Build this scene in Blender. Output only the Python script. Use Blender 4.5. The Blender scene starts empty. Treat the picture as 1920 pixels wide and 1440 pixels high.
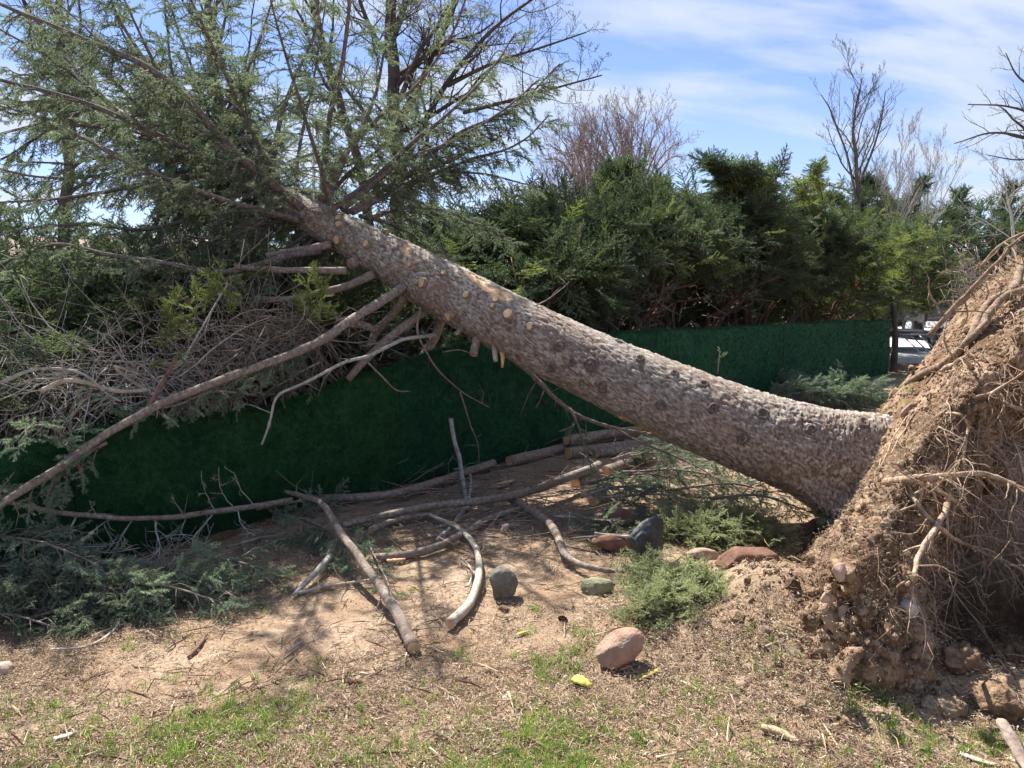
import bpy, math, random
import numpy as np
from mathutils import Vector, Matrix, bvhtree
R = math.radians
rng = np.random.default_rng(7)
random.seed(7)
scene = bpy.context.scene
col = scene.collection

# ------------------------------------------------------------------ camera
CAM_Z = 1.6
FPX = 1423.0                       # focal length in pixels of a 1920 px wide frame
PITCH = math.atan(180.0 / FPX)
cam_d = bpy.data.cameras.new('camera')
cam_d.sensor_width = 36.0
cam_d.lens = 36.0 * FPX / 1920.0
cam_d.clip_start = 0.05
cam_d.clip_end = 2000
cam = bpy.data.objects.new('camera', cam_d)
cam.location = (0, 0, CAM_Z)
cam.rotation_euler = (math.pi / 2 - PITCH, 0, 0)
col.objects.link(cam)
scene.camera = cam

# ------------------------------------------------------------------ light
SUN_AZ = R(-30)                    # left of straight ahead
SUN_EL = R(54)
world = bpy.data.worlds.new('World')
scene.world = world
world.use_nodes = True
wn, wl = world.node_tree.nodes, world.node_tree.links
wn.clear()
w_out = wn.new('ShaderNodeOutputWorld')
w_bg = wn.new('ShaderNodeBackground')
w_bg.inputs['Strength'].default_value = 0.085
w_sky = wn.new('ShaderNodeTexSky')
w_sky.sky_type = 'NISHITA'
w_sky.sun_disc = False
w_sky.sun_elevation = SUN_EL
w_sky.sun_rotation = SUN_AZ
w_sky.altitude = 1600
w_sky.air_density = 1.0
w_sky.dust_density = 0.6
w_sky.ozone_density = 2.0


def wmath(op, a, b=None, clamp=False):
    n = wn.new('ShaderNodeMath')
    n.operation = op
    n.use_clamp = clamp
    for i, v in enumerate((a, b)):
        if v is None:
            continue
        if isinstance(v, (int, float)):
            n.inputs[i].default_value = v
        else:
            wl.new(v, n.inputs[i])
    return n.outputs[0]


tc = wn.new('ShaderNodeTexCoord')
sep = wn.new('ShaderNodeSeparateXYZ')
wl.new(tc.outputs['Generated'], sep.inputs[0])
zz = wmath('ADD', wmath('MAXIMUM', sep.outputs['Z'], 0.0), 0.16)
uu = wmath('DIVIDE', sep.outputs['X'], zz)
vv = wmath('DIVIDE', sep.outputs['Y'], zz)
cmb = wn.new('ShaderNodeCombineXYZ')
wl.new(wmath('ADD', wmath('MULTIPLY', uu, 0.42), wmath('MULTIPLY', vv, 0.16)), cmb.inputs[0])
wl.new(wmath('ADD', wmath('MULTIPLY', vv, 1.25), wmath('MULTIPLY', uu, -0.42)), cmb.inputs[1])
cn = wn.new('ShaderNodeTexNoise')
cn.inputs['Scale'].default_value = 1.9
cn.inputs['Detail'].default_value = 7
cn.inputs['Roughness'].default_value = 0.52
cn.inputs['Distortion'].default_value = 0.35
wl.new(cmb.outputs[0], cn.inputs['Vector'])
cr = wn.new('ShaderNodeMapRange')
cr.interpolation_type = 'SMOOTHSTEP'
cr.inputs['From Min'].default_value = 0.37
cr.inputs['From Max'].default_value = 0.63
wl.new(cn.outputs['Fac'], cr.inputs['Value'])
# thicker cloud and haze low over the horizon
hz = wn.new('ShaderNodeMapRange')
hz.inputs['From Min'].default_value = 0.0
hz.inputs['From Max'].default_value = 0.26
hz.inputs['To Min'].default_value = 0.6
hz.inputs['To Max'].default_value = 0.12
wl.new(sep.outputs['Z'], hz.inputs['Value'])
cf = wmath('MULTIPLY', wmath('MAXIMUM', cr.outputs['Result'], hz.outputs['Result']), 0.88, True)
mixc = wn.new('ShaderNodeMix')
mixc.data_type = 'RGBA'
wl.new(cf, mixc.inputs['Factor'])
tint = wn.new('ShaderNodeMix')
tint.data_type = 'RGBA'
tint.blend_type = 'MULTIPLY'
tint.inputs['Factor'].default_value = 1.0
tint.inputs['B'].default_value = (0.64, 0.68, 0.84, 1)
wl.new(w_sky.outputs[0], tint.inputs['A'])
wl.new(tint.outputs['Result'], mixc.inputs['A'])
mixc.inputs['B'].default_value = (3.5, 3.85, 4.4, 1)
wl.new(mixc.outputs['Result'], w_bg.inputs['Color'])
wl.new(w_bg.outputs[0], w_out.inputs['Surface'])

sun_d = bpy.data.lights.new('sun', 'SUN')
sun_d.energy = 5.0
sun_d.angle = R(0.5)
sun_d.color = (1.0, 0.95, 0.87)
sun = bpy.data.objects.new('sun', sun_d)
sdir = Vector((math.sin(SUN_AZ) * math.cos(SUN_EL), math.cos(SUN_AZ) * math.cos(SUN_EL), math.sin(SUN_EL)))
sun.rotation_euler = sdir.to_track_quat('Z', 'Y').to_euler()
sun.location = sdir * 40
col.objects.link(sun)
vs = scene.view_settings
vs.view_transform = 'Standard'
vs.look = 'None'
vs.gamma = 1.0
vs.use_curve_mapping = False
vs.exposure = 1.42
scene.cycles.max_bounces = 6
scene.cycles.transparent_max_bounces = 4
scene.cycles.use_denoising = True

# ------------------------------------------------------------------ measuring helpers
CAMP = np.array([0, 0, CAM_Z])
cp, sp_ = math.cos(PITCH), math.sin(PITCH)


def ray(px, py):
    a, b = (px - 960) / FPX, -(py - 720) / FPX
    return np.array([a, cp + b * sp_, -sp_ + b * cp])


def P(px, py, d):
    r = ray(px, py)
    return CAMP + r * (d / r[1])


def G(px, py, h=0.0):
    r = ray(px, py)
    return CAMP + r * ((h - CAM_Z) / r[2])


# ------------------------------------------------------------------ noise
def hash3(i, j, k, s=0):
    n = (i.astype(np.int64) * 73856093) ^ (j.astype(np.int64) * 19349663) ^ (k.astype(np.int64) * 83492791) ^ (s * 2654435761)
    n = (n ^ (n >> 13)) * 1274126177
    n = n & 0x7fffffff
    n = (n ^ (n >> 15)) * 2246822519
    return ((n >> 7) & 0xffff) / 65535.0


def vnoise(p, s=0):
    f = np.floor(p)
    t = p - f
    t = t * t * (3 - 2 * t)
    i, j, k = f[:, 0], f[:, 1], f[:, 2]
    out = 0
    for a in (0, 1):
        for b in (0, 1):
            for c in (0, 1):
                w = (t[:, 0] if a else 1 - t[:, 0]) * (t[:, 1] if b else 1 - t[:, 1]) * (t[:, 2] if c else 1 - t[:, 2])
                out = out + w * hash3(i + a, j + b, k + c, s)
    return out * 2 - 1


def fbm(p, octs=4, s=0, gain=0.5):
    p = np.asarray(p, float)
    a, o = 1.0, 0
    for q in range(octs):
        o = o + a * vnoise(p, s + q)
        p = p * 2.03 + 11.3
        a *= gain
    return o


def fbm2(x, y, octs=4, s=0, gain=0.5):
    return fbm(np.stack([x, y, np.zeros_like(x) + 0.37 + s], 1), octs, s, gain)


def cells(p, s=0):
    """F1, F2 and a random value of the nearest cell."""
    f = np.floor(p)
    n = len(p)
    f1 = np.full(n, 9.0)
    f2 = np.full(n, 9.0)
    idv = np.zeros(n)
    for a in (-1, 0, 1):
        for b in (-1, 0, 1):
            for c in (-1, 0, 1):
                i, j, k = f[:, 0] + a, f[:, 1] + b, f[:, 2] + c
                q = np.stack([i + hash3(i, j, k, s + 1), j + hash3(i, j, k, s + 2), k + hash3(i, j, k, s + 3)], 1)
                d = np.sqrt(((p - q) ** 2).sum(1))
                near = d < f1
                f2 = np.where(near, f1, np.minimum(f2, d))
                idv = np.where(near, hash3(i, j, k, s + 9), idv)
                f1 = np.where(near, d, f1)
    return f1, f2, idv


def sstep(a, b, x):
    t = np.clip((x - a) / (b - a), 0, 1)
    return t * t * (3 - 2 * t)


# ------------------------------------------------------------------ mesh helpers
def mesh_np(name, V, faces_by_n, smooth=True, mats=(), attr=None, fmat=None):
    """faces_by_n: list of int arrays (m, k)."""
    me = bpy.data.meshes.new(name)
    V = np.asarray(V, np.float32)
    faces_by_n = [np.asarray(f, np.int32) for f in faces_by_n if len(f)]
    me.vertices.add(len(V))
    me.vertices.foreach_set('co', V.ravel())
    nl = sum(f.size for f in faces_by_n)
    nf = sum(len(f) for f in faces_by_n)
    me.loops.add(nl)
    me.polygons.add(nf)
    if nl:
        me.loops.foreach_set('vertex_index', np.concatenate([f.ravel() for f in faces_by_n]))
        st, off = [], 0
        for f in faces_by_n:
            st.append(off + np.arange(len(f)) * f.shape[1])
            off += f.size
        me.polygons.foreach_set('loop_start', np.concatenate(st).astype(np.int32))
        if fmat is not None:
            me.polygons.foreach_set('material_index', np.asarray(fmat, np.int32))
        me.polygons.foreach_set('use_smooth', np.full(nf, smooth))
    for m in mats:
        me.materials.append(m)
    for k, v in (attr or {}).items():
        v = np.asarray(v, np.float32)
        if v.ndim == 1:
            at = me.attributes.new(k, 'FLOAT', 'POINT')
            at.data.foreach_set('value', v)
        else:
            at = me.attributes.new(k, 'FLOAT_VECTOR', 'POINT')
            at.data.foreach_set('vector', v.ravel())
    me.update(calc_edges=True)
    return me


def link(name, me, parent=None, label=None, cat=None, group=None, kind=None, loc=None):
    o = bpy.data.objects.new(name, me)
    col.objects.link(o)
    if parent is not None:
        o.parent = parent
        # vertices are in world space: undo the offset of the thing's own base
        off = Vector(parent.location)
        pp = parent.parent
        if pp is not None:
            off = Vector((0, 0, 0))
        o.location = -off if loc is None else loc
    elif loc is not None:
        o.location = loc
    if label: o['label'] = label
    if cat: o['category'] = cat
    if group: o['group'] = group
    if kind: o['kind'] = kind
    return o


def thing(name, label, cat, base, group=None):
    o = bpy.data.objects.new(name, None)
    o.empty_display_size = 0.1
    col.objects.link(o)
    o.location = tuple(base)
    o['label'] = label
    o['category'] = cat
    if group: o['group'] = group
    return o


def solo(name, me, base, label, cat, group=None, kind=None):
    """a top-level mesh whose origin sits at its base"""
    b = np.asarray(base, float)
    n = len(me.vertices)
    co = np.empty(n * 3, np.float32)
    me.vertices.foreach_get('co', co)
    co = co.reshape(-1, 3) - b
    me.vertices.foreach_set('co', co.astype(np.float32).ravel())
    me.update()
    return link(name, me, None, label, cat, group, kind, loc=tuple(b))


class Tubes:
    """collects tubes, builds them as one mesh"""

    def __init__(self):
        self.g = {}

    def add(self, pts, radii, sides=5):
        pts = np.asarray(pts, float)
        radii = np.asarray(radii, float)
        if radii.ndim == 0 or len(radii) == 2:
            rr = np.array([float(radii)] * 2) if radii.ndim == 0 else radii
            radii = np.linspace(rr[0], rr[1], len(pts))
        self.g.setdefault((len(pts), sides), []).append((pts, radii))

    def arrays(self):
        Vs, Fs, off = [], {}, 0
        for (n, k), L in self.g.items():
            Pn = np.array([a for a, _ in L])
            Rn = np.array([b for _, b in L])
            T = np.gradient(Pn, axis=1)
            T /= np.linalg.norm(T, axis=2, keepdims=True) + 1e-9
            m = T.mean(1)
            ax = np.argmin(np.abs(m), axis=1)
            ref = np.eye(3)[ax][:, None, :]
            ref = np.broadcast_to(ref, T.shape)
            N = np.cross(T, ref)
            N /= np.linalg.norm(N, axis=2, keepdims=True) + 1e-9
            B = np.cross(T, N)
            th = np.arange(k) * 2 * math.pi / k
            ring = (N[:, :, None, :] * np.cos(th)[None, None, :, None] + B[:, :, None, :] * np.sin(th)[None, None, :, None])
            V = Pn[:, :, None, :] + ring * Rn[:, :, None, None]
            t = len(L)
            Vs.append(V.reshape(-1, 3))
            base = (off + np.arange(t) * n * k)[:, None, None]
            i = np.arange(n - 1)[None, :, None] * k
            j = np.arange(k)[None, None, :]
            j2 = (j + 1) % k
            q = np.stack([base + i + j, base + i + j2, base + i + k + j2, base + i + k + j], -1).reshape(-1, 4)
            Fs.setdefault(4, []).append(q)
            b0 = (off + np.arange(t) * n * k)[:, None]
            cap0 = b0 + np.arange(k)[None, ::-1]
            cap1 = b0 + (n - 1) * k + np.arange(k)[None, :]
            Fs.setdefault(k, []).append(np.concatenate([cap0, cap1]))
            off += t * n * k
        return (np.concatenate(Vs) if Vs else np.zeros((0, 3))), [np.concatenate(f) for f in Fs.values()]

    def mesh(self, name, mat, rough=0.0, rs=30.0):
        V, F = self.arrays()
        if rough and len(V):
            V = V + np.stack([vnoise(V * rs, 1), vnoise(V * rs, 2), vnoise(V * rs, 3)], 1) * rough
        return mesh_np(name, V, F, True, (mat,))


def catmull(pts, n):
    pts = np.asarray(pts, float)
    if len(pts) == 2:
        return pts[0] + (pts[1] - pts[0]) * np.linspace(0, 1, n)[:, None]
    p = np.vstack([2 * pts[0] - pts[1], pts, 2 * pts[-1] - pts[-2]])
    u = np.linspace(0, len(pts) - 1 - 1e-6, n)
    i = u.astype(int)
    t = (u - i)[:, None]
    a, b, c, d = p[i], p[i + 1], p[i + 2], p[i + 3]
    return 0.5 * (2 * b + (c - a) * t + (2 * a - 5 * b + 4 * c - d) * t ** 2 + (3 * b - a - 3 * c + d) * t ** 3)


def unit(v):
    v = np.asarray(v, float)
    return v / (np.linalg.norm(v) + 1e-12)


def rvec():
    return unit(rng.normal(size=3))


# ------------------------------------------------------------------ materials
def new_mat(name):
    m = bpy.data.materials.new(name)
    m.use_nodes = True
    nt = m.node_tree
    b = nt.nodes['Principled BSDF']
    return m, nt.nodes, nt.links, b


def mat_noise(name, stops, scale=8.0, rough=0.85, bump=0.3, bscale=None, detail=6, coord='Object', big=None, stretch=None, dist=0.0, spec=0.25, rand=0.0):
    """colour ramp on a noise, a second larger noise tinting it, bump from a finer one"""
    m, N, L, b = new_mat(name)
    t = N.new('ShaderNodeTexCoord')
    src = t.outputs[coord]
    if stretch:
        mp = N.new('ShaderNodeMapping')
        mp.inputs['Scale'].default_value = stretch
        L.new(src, mp.inputs['Vector'])
        src = mp.outputs[0]
    n1 = N.new('ShaderNodeTexNoise')
    n1.inputs['Scale'].default_value = scale
    n1.inputs['Detail'].default_value = detail
    n1.inputs['Roughness'].default_value = 0.62
    n1.inputs['Distortion'].default_value = dist
    L.new(src, n1.inputs['Vector'])
    r = N.new('ShaderNodeValToRGB')
    e = r.color_ramp.elements
    e[0].position, e[0].color = stops[0][0], (*stops[0][1], 1)
    e[1].position, e[1].color = stops[-1][0], (*stops[-1][1], 1)
    for p, c in stops[1:-1]:
        x = e.new(p)
        x.color = (*c, 1)
    L.new(n1.outputs['Fac'], r.inputs['Fac'])
    outc = r.outputs['Color']
    if big:
        n2 = N.new('ShaderNodeTexNoise')
        n2.inputs['Scale'].default_value = big[0]
        n2.inputs['Detail'].default_value = 3
        L.new(src, n2.inputs['Vector'])
        mr = N.new('ShaderNodeMapRange')
        mr.inputs['From Min'].default_value = 0.4
        mr.inputs['From Max'].default_value = 0.62
        L.new(n2.outputs['Fac'], mr.inputs['Value'])
        mx = N.new('ShaderNodeMix')
        mx.data_type = 'RGBA'
        mx.inputs['B'].default_value = (*big[1], 1)
        mu = N.new('ShaderNodeMath')
        mu.operation = 'MULTIPLY'
        mu.inputs[1].default_value = big[2]
        L.new(mr.outputs[0], mu.inputs[0])
        L.new(mu.outputs[0], mx.inputs['Factor'])
        L.new(outc, mx.inputs['A'])
        outc = mx.outputs['Result']
    if rand:
        oi = N.new('ShaderNodeObjectInfo')
        hs = N.new('ShaderNodeHueSaturation')
        mr = N.new('ShaderNodeMapRange')
        mr.inputs['To Min'].default_value = 1 - rand
        mr.inputs['To Max'].default_value = 1 + rand
        L.new(oi.outputs['Random'], mr.inputs['Value'])
        L.new(mr.outputs[0], hs.inputs['Value'])
        L.new(outc, hs.inputs['Color'])
        outc = hs.outputs[0]
    L.new(outc, b.inputs['Base Color'])
    b.inputs['Roughness'].default_value = rough
    b.inputs['Specular IOR Level'].default_value = spec
    if bump:
        n3 = N.new('ShaderNodeTexNoise')
        n3.inputs['Scale'].default_value = bscale or scale * 4
        n3.inputs['Detail'].default_value = 5
        L.new(src, n3.inputs['Vector'])
        bp = N.new('ShaderNodeBump')
        bp.inputs['Strength'].default_value = bump
        bp.inputs['Distance'].default_value = 0.01
        L.new(n3.outputs['Fac'], bp.inputs['Height'])
        L.new(bp.outputs[0], b.inputs['Normal'])
    return m


def mat_leaf(name, c_dark, c_light, trans=0.35, rough=0.6, nscale=1.6, c_alt=None):
    m, N, L, b = new_mat(name)
    oi = N.new('ShaderNodeObjectInfo')
    geo = N.new('ShaderNodeNewGeometry')
    n1 = N.new('ShaderNodeTexNoise')
    n1.inputs['Scale'].default_value = nscale
    n1.inputs['Detail'].default_value = 2
    L.new(geo.outputs['Position'], n1.inputs['Vector'])
    ad = N.new('ShaderNodeMath')
    ad.operation = 'MULTIPLY_ADD'
    L.new(oi.outputs['Random'], ad.inputs[0])
    ad.inputs[1].default_value = 0.55
    sb = N.new('ShaderNodeMath')
    sb.operation = 'MULTIPLY_ADD'
    L.new(n1.outputs['Fac'], sb.inputs[0])
    sb.inputs[1].default_value = 1.9
    sb.inputs[2].default_value = -0.75
    L.new(sb.outputs[0], ad.inputs[2])
    ad.use_clamp = True
    mx = N.new('ShaderNodeMix')
    mx.data_type = 'RGBA'
    mx.inputs['A'].default_value = (*c_dark, 1)
    mx.inputs['B'].default_value = (*c_light, 1)
    L.new(ad.outputs[0], mx.inputs['Factor'])
    out = mx.outputs['Result']
    if c_alt:
        gt = N.new('ShaderNodeMath')
        gt.operation = 'GREATER_THAN'
        gt.inputs[1].default_value = 0.86
        L.new(oi.outputs['Random'], gt.inputs[0])
        m2 = N.new('ShaderNodeMix')
        m2.data_type = 'RGBA'
        m2.inputs['B'].default_value = (*c_alt, 1)
        L.new(gt.outputs[0], m2.inputs['Factor'])
        L.new(out, m2.inputs['A'])
        out = m2.outputs['Result']
    L.new(out, b.inputs['Base Color'])
    b.inputs['Roughness'].default_value = rough
    b.inputs['Specular IOR Level'].default_value = 0.3
    tr = N.new('ShaderNodeBsdfTranslucent')
    br = N.new('ShaderNodeMix')
    br.data_type = 'RGBA'
    br.blend_type = 'MULTIPLY'
    br.inputs['Factor'].default_value = 1
    br.inputs['B'].default_value = (1.15, 1.35, 0.85, 1)
    L.new(out, br.inputs['A'])
    L.new(br.outputs['Result'], tr.inputs['Color'])
    ms = N.new('ShaderNodeMixShader')
    ms.inputs[0].default_value = trans
    L.new(b.outputs[0], ms.inputs[1])
    L.new(tr.outputs[0], ms.inputs[2])
    L.new(ms.outputs[0], N['Material Output'].inputs['Surface'])
    return m


def mat_plain(name, c, rough=0.5, metal=0.0, spec=0.5, emit=None, glass=False):
    return mat_noise(name, [(0.3, tuple(x * 0.85 for x in c)), (0.7, tuple(min(1, x * 1.12) for x in c))], 9, rough, 0.04, spec=spec) if not metal else _metal(name, c, rough)


def _metal(name, c, rough):
    m, N, L, b = new_mat(name)
    n = N.new('ShaderNodeTexNoise')
    n.inputs['Scale'].default_value = 14
    mr = N.new('ShaderNodeMapRange')
    mr.inputs['To Min'].default_value = rough * 0.7
    mr.inputs['To Max'].default_value = min(1, rough * 1.4)
    L.new(n.outputs['Fac'], mr.inputs['Value'])
    L.new(mr.outputs[0], b.inputs['Roughness'])
    b.inputs['Base Color'].default_value = (*c, 1)
    b.inputs['Metallic'].default_value = 1
    return m


M = {}
M['limb_crown'] = mat_noise('shaded_spruce_limb_bark', [(0.3, (0.075, 0.06, 0.055)), (0.52, (0.15, 0.125, 0.115)), (0.72, (0.27, 0.235, 0.215))], 38, 0.9, 0.7, 120)  # limb bark with the shade of the crown darkened into its colour
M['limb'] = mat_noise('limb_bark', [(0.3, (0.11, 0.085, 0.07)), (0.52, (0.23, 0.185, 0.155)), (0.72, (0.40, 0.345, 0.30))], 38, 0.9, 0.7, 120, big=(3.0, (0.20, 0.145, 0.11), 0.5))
M['limb_grey'] = mat_noise('dead_grey_wood', [(0.3, (0.20, 0.18, 0.165)), (0.7, (0.48, 0.45, 0.42))], 30, 0.85, 0.5, 110)
M['limb_red'] = mat_noise('reddish_juniper_bark', [(0.3, (0.08, 0.045, 0.032)), (0.7, (0.24, 0.14, 0.10))], 30, 0.9, 0.6, 90)
M['limb_pale'] = mat_noise('pale_peeled_wood', [(0.3, (0.30, 0.25, 0.19)), (0.7, (0.56, 0.50, 0.42))], 22, 0.8, 0.4, 90)
M['twig'] = mat_noise('twig_bark', [(0.3, (0.16, 0.12, 0.095)), (0.7, (0.33, 0.27, 0.22))], 20, 0.9, 0.0)
M['twig_dark'] = mat_noise('dark_twig_bark', [(0.3, (0.045, 0.036, 0.034)), (0.7, (0.12, 0.10, 0.09))], 6, 0.9, 0.0)
M['twig_pinkish'] = mat_noise('pinkish_twig_bark', [(0.3, (0.16, 0.12, 0.115)), (0.7, (0.34, 0.275, 0.255))], 4, 0.9, 0.0)
M['root'] = mat_noise('root_skin', [(0.3, (0.17, 0.105, 0.065)), (0.52, (0.33, 0.235, 0.165)), (0.72, (0.50, 0.40, 0.31))], 26, 0.9, 0.6, 110)
M['root_dark'] = mat_noise('thick_root_skin', [(0.3, (0.11, 0.072, 0.046)), (0.52, (0.22, 0.155, 0.105)), (0.72, (0.37, 0.285, 0.215))], 26, 0.9, 0.8, 110)
M['cut'] = mat_noise('fresh_cut_wood', [(0.3, (0.42, 0.24, 0.12)), (0.6, (0.62, 0.42, 0.25)), (0.75, (0.72, 0.54, 0.36))], 30, 0.8, 0.25, 160, detail=3)
M['needle'] = mat_leaf('spruce_needles', (0.072, 0.094, 0.078), (0.290, 0.325, 0.250), 0.42)
M['needle_blue'] = mat_leaf('blue_spruce_needles', (0.080, 0.118, 0.100), (0.330, 0.400, 0.310), 0.38)
M['needle_twig'] = mat_noise('shoot_bark', [(0.3, (0.13, 0.095, 0.065)), (0.7, (0.24, 0.18, 0.12))], 20, 0.9, 0)
M['juniper'] = mat_leaf('juniper_scales', (0.030, 0.054, 0.036), (0.130, 0.170, 0.095), 0.36, nscale=1.1)
M['juniper_bright'] = mat_leaf('yellowish_juniper_scales', (0.075, 0.105, 0.038), (0.260, 0.290, 0.100), 0.42, nscale=1.3)
M['juniper_far'] = mat_leaf('deep_green_juniper_scales', (0.030, 0.060, 0.030), (0.090, 0.140, 0.060), 0.28, nscale=0.6)
M['grass'] = mat_leaf('grass_blades', (0.110, 0.190, 0.028), (0.250, 0.360, 0.065), 0.45, nscale=3, c_alt=(0.36, 0.30, 0.15))
M['turf'] = mat_leaf('plastic_turf_blades', (0.011, 0.066, 0.036), (0.028, 0.132, 0.066), 0.2, rough=0.5, nscale=5)
M['yellow'] = mat_noise('yellow_spray_paint', [(0.35, (0.34, 0.31, 0.07)), (0.7, (0.52, 0.48, 0.10))], 20, 0.7, 0.2)


# ------------------------------------------------------------------ instanced stuff (geometry nodes)
def inst_group(name, protos):
    ng = bpy.data.node_groups.new(name, 'GeometryNodeTree')
    ng.interface.new_socket('Geometry', in_out='INPUT', socket_type='NodeSocketGeometry')
    ng.interface.new_socket('Geometry', in_out='OUTPUT', socket_type='NodeSocketGeometry')
    N, L = ng.nodes, ng.links
    gi, go = N.new('NodeGroupInput'), N.new('NodeGroupOutput')
    ip = N.new('GeometryNodeInstanceOnPoints')
    jn = N.new('GeometryNodeJoinGeometry')
    for p in reversed(protos):
        oi = N.new('GeometryNodeObjectInfo')
        oi.inputs['Object'].default_value = p
        oi.inputs['As Instance'].default_value = False
        g2 = N.new('GeometryNodeGeometryToInstance')
        L.new(oi.outputs['Geometry'], g2.inputs[0])
        L.new(g2.outputs[0], jn.inputs[0])

    def attr(nm, ty):
        a = N.new('GeometryNodeInputNamedAttribute')
        a.data_type = ty
        a.inputs['Name'].default_value = nm
        return a.outputs['Attribute']
    L.new(gi.outputs[0], ip.inputs['Points'])
    L.new(jn.outputs[0], ip.inputs['Instance'])
    ip.inputs['Pick Instance'].default_value = True
    L.new(attr('pick', 'INT'), ip.inputs['Instance Index'])
    L.new(attr('rot', 'FLOAT_VECTOR'), ip.inputs['Rotation'])
    L.new(attr('scl', 'FLOAT'), ip.inputs['Scale'])
    L.new(ip.outputs[0], go.inputs[0])
    return ng


def proto(name, me):
    return bpy.data.objects.new(name, me)      # never linked: only a source of geometry


def frames_to_euler(X, Z):
    """rows of x axes and approximate z axes -> euler XYZ (vectorised)"""
    X = X / (np.linalg.norm(X, axis=1, keepdims=True) + 1e-9)
    Y = np.cross(Z, X)
    Y /= np.linalg.norm(Y, axis=1, keepdims=True) + 1e-9
    Z = np.cross(X, Y)
    # R = [X Y Z] columns ; euler XYZ: R = Rz Ry Rx
    ry = np.arcsin(np.clip(-X[:, 2], -1, 1))
    rz = np.arctan2(X[:, 1], X[:, 0])
    rx = np.arctan2(Y[:, 2], Z[:, 2])
    return np.stack([rx, ry, rz], 1)


def scatter(name, pts, rot, scl, ngroup, nprotos, parent=None, label=None, cat=None, kind='stuff', base=None, mat=None):
    pts = np.asarray(pts, float)
    pick = rng.integers(0, nprotos, len(pts))
    me = bpy.data.meshes.new(name)
    b = np.zeros(3) if base is None else np.asarray(base, float)
    me.vertices.add(len(pts))
    me.vertices.foreach_set('co', (pts - b).astype(np.float32).ravel())
    a = me.attributes.new('rot', 'FLOAT_VECTOR', 'POINT')
    a.data.foreach_set('vector', np.asarray(rot, np.float32).ravel())
    a = me.attributes.new('scl', 'FLOAT', 'POINT')
    a.data.foreach_set('value', np.asarray(scl, np.float32).ravel())
    a = me.attributes.new('pick', 'INT', 'POINT')
    a.data.foreach_set('value', pick.astype(np.int32))
    if mat: me.materials.append(mat)
    o = link(name, me, parent, label, cat, None, kind, loc=(tuple(b) if parent is None else None))
    md = o.modifiers.new('scatter', 'NODES')
    md.node_group = ngroup
    return o


def needle_spray(seed, length=1.0, laterals=7, lat_len=0.5, needle=0.085, nw=0.013, step=0.02, ang=50, spread=1.0, mat_i=0, r=0.012, fork=55, droop=0.1):
    """unit-length leafy shoot along +X lying near the XY plane"""
    g = np.random.default_rng(seed)
    T = Tubes()
    NV, NF = [], []

    def shoot(p0, d, ln, rr):
        n = 5
        ts = np.linspace(0, 1, n)
        side = np.cross(d, [0, 0, 1])
        bend = g.normal() * 0.12
        pts = p0 + d * ln * ts[:, None] + side * (ts ** 2)[:, None] * bend * ln + np.array([0, 0, -droop]) * (ts ** 2)[:, None] * ln
        T.add(pts, (rr, rr * 0.5), 3)
        m = max(3, int(ln / step))
        tt = np.linspace(0.02, 1.0, m)
        pos = np.stack([np.interp(tt, ts, pts[:, c]) for c in range(3)], 1)
        tan = unit(pts[-1] - pts[0])
        a1 = unit(np.cross(tan, [0.1, 0.2, 1]))
        a2 = np.cross(tan, a1)
        ph = g.uniform(0, 2 * math.pi, m)
        an = np.radians(ang + g.normal(0, 10, m)) * (1 - 0.35 * tt)
        rad = a1 * np.cos(ph)[:, None] + a2 * np.sin(ph)[:, None]
        dd = tan * np.cos(an)[:, None] + rad * np.sin(an)[:, None] * spread
        ln2 = needle * g.uniform(0.75, 1.15, m)
        w = np.cross(dd, g.normal(size=(m, 3)))
        w /= np.linalg.norm(w, axis=1, keepdims=True)
        a = pos + w * nw * 0.5
        b = pos - w * nw * 0.5
        c = pos + dd * ln2[:, None]
        base = sum(len(x) for x in NV)
        NV.append(np.concatenate([a, b, c]))
        NF.append(np.stack([np.arange(m), np.arange(m) + m, np.arange(m) + 2 * m], 1) + base)
        return pts
    main = shoot(np.zeros(3), np.array([1.0, 0, 0]), length, r)
    for i in range(laterals):
        t = 0.08 + 0.82 * (i + g.uniform(0, 0.6)) / laterals
        s = 1 if i % 2 else -1
        f = math.radians(fork + g.normal() * 8)
        d = unit([math.cos(f), s * math.sin(f), g.normal() * 0.22 - droop])
        p0 = np.array([np.interp(t, np.linspace(0, 1, 5), main[:, c]) for c in range(3)])
        shoot(p0, d, lat_len * (1.05 - t * 0.75) * g.uniform(0.75, 1.2), r * 0.6)
    V1, F1 = T.arrays()
    nv = len(V1)
    V2 = np.concatenate(NV)
    F2 = np.concatenate(NF) + nv
    fm = np.concatenate([np.ones(sum(len(f) for f in F1)), np.zeros(len(F2))])
    return np.concatenate([V1, V2]), F1 + [F2], fm


def make_sprays(name, n, mat, **kw):
    out = []
    for i in range(n):
        V, F, fm = needle_spray(100 + i, **kw)
        # sort like mesh_np expects: groups concatenated in order
        out.append(proto(f'{name}_{i}', mesh_np(name, V, F, False, (mat, M['needle_twig']), fmat=fm)))
    return inst_group(name + '_scatter', out), n


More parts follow.
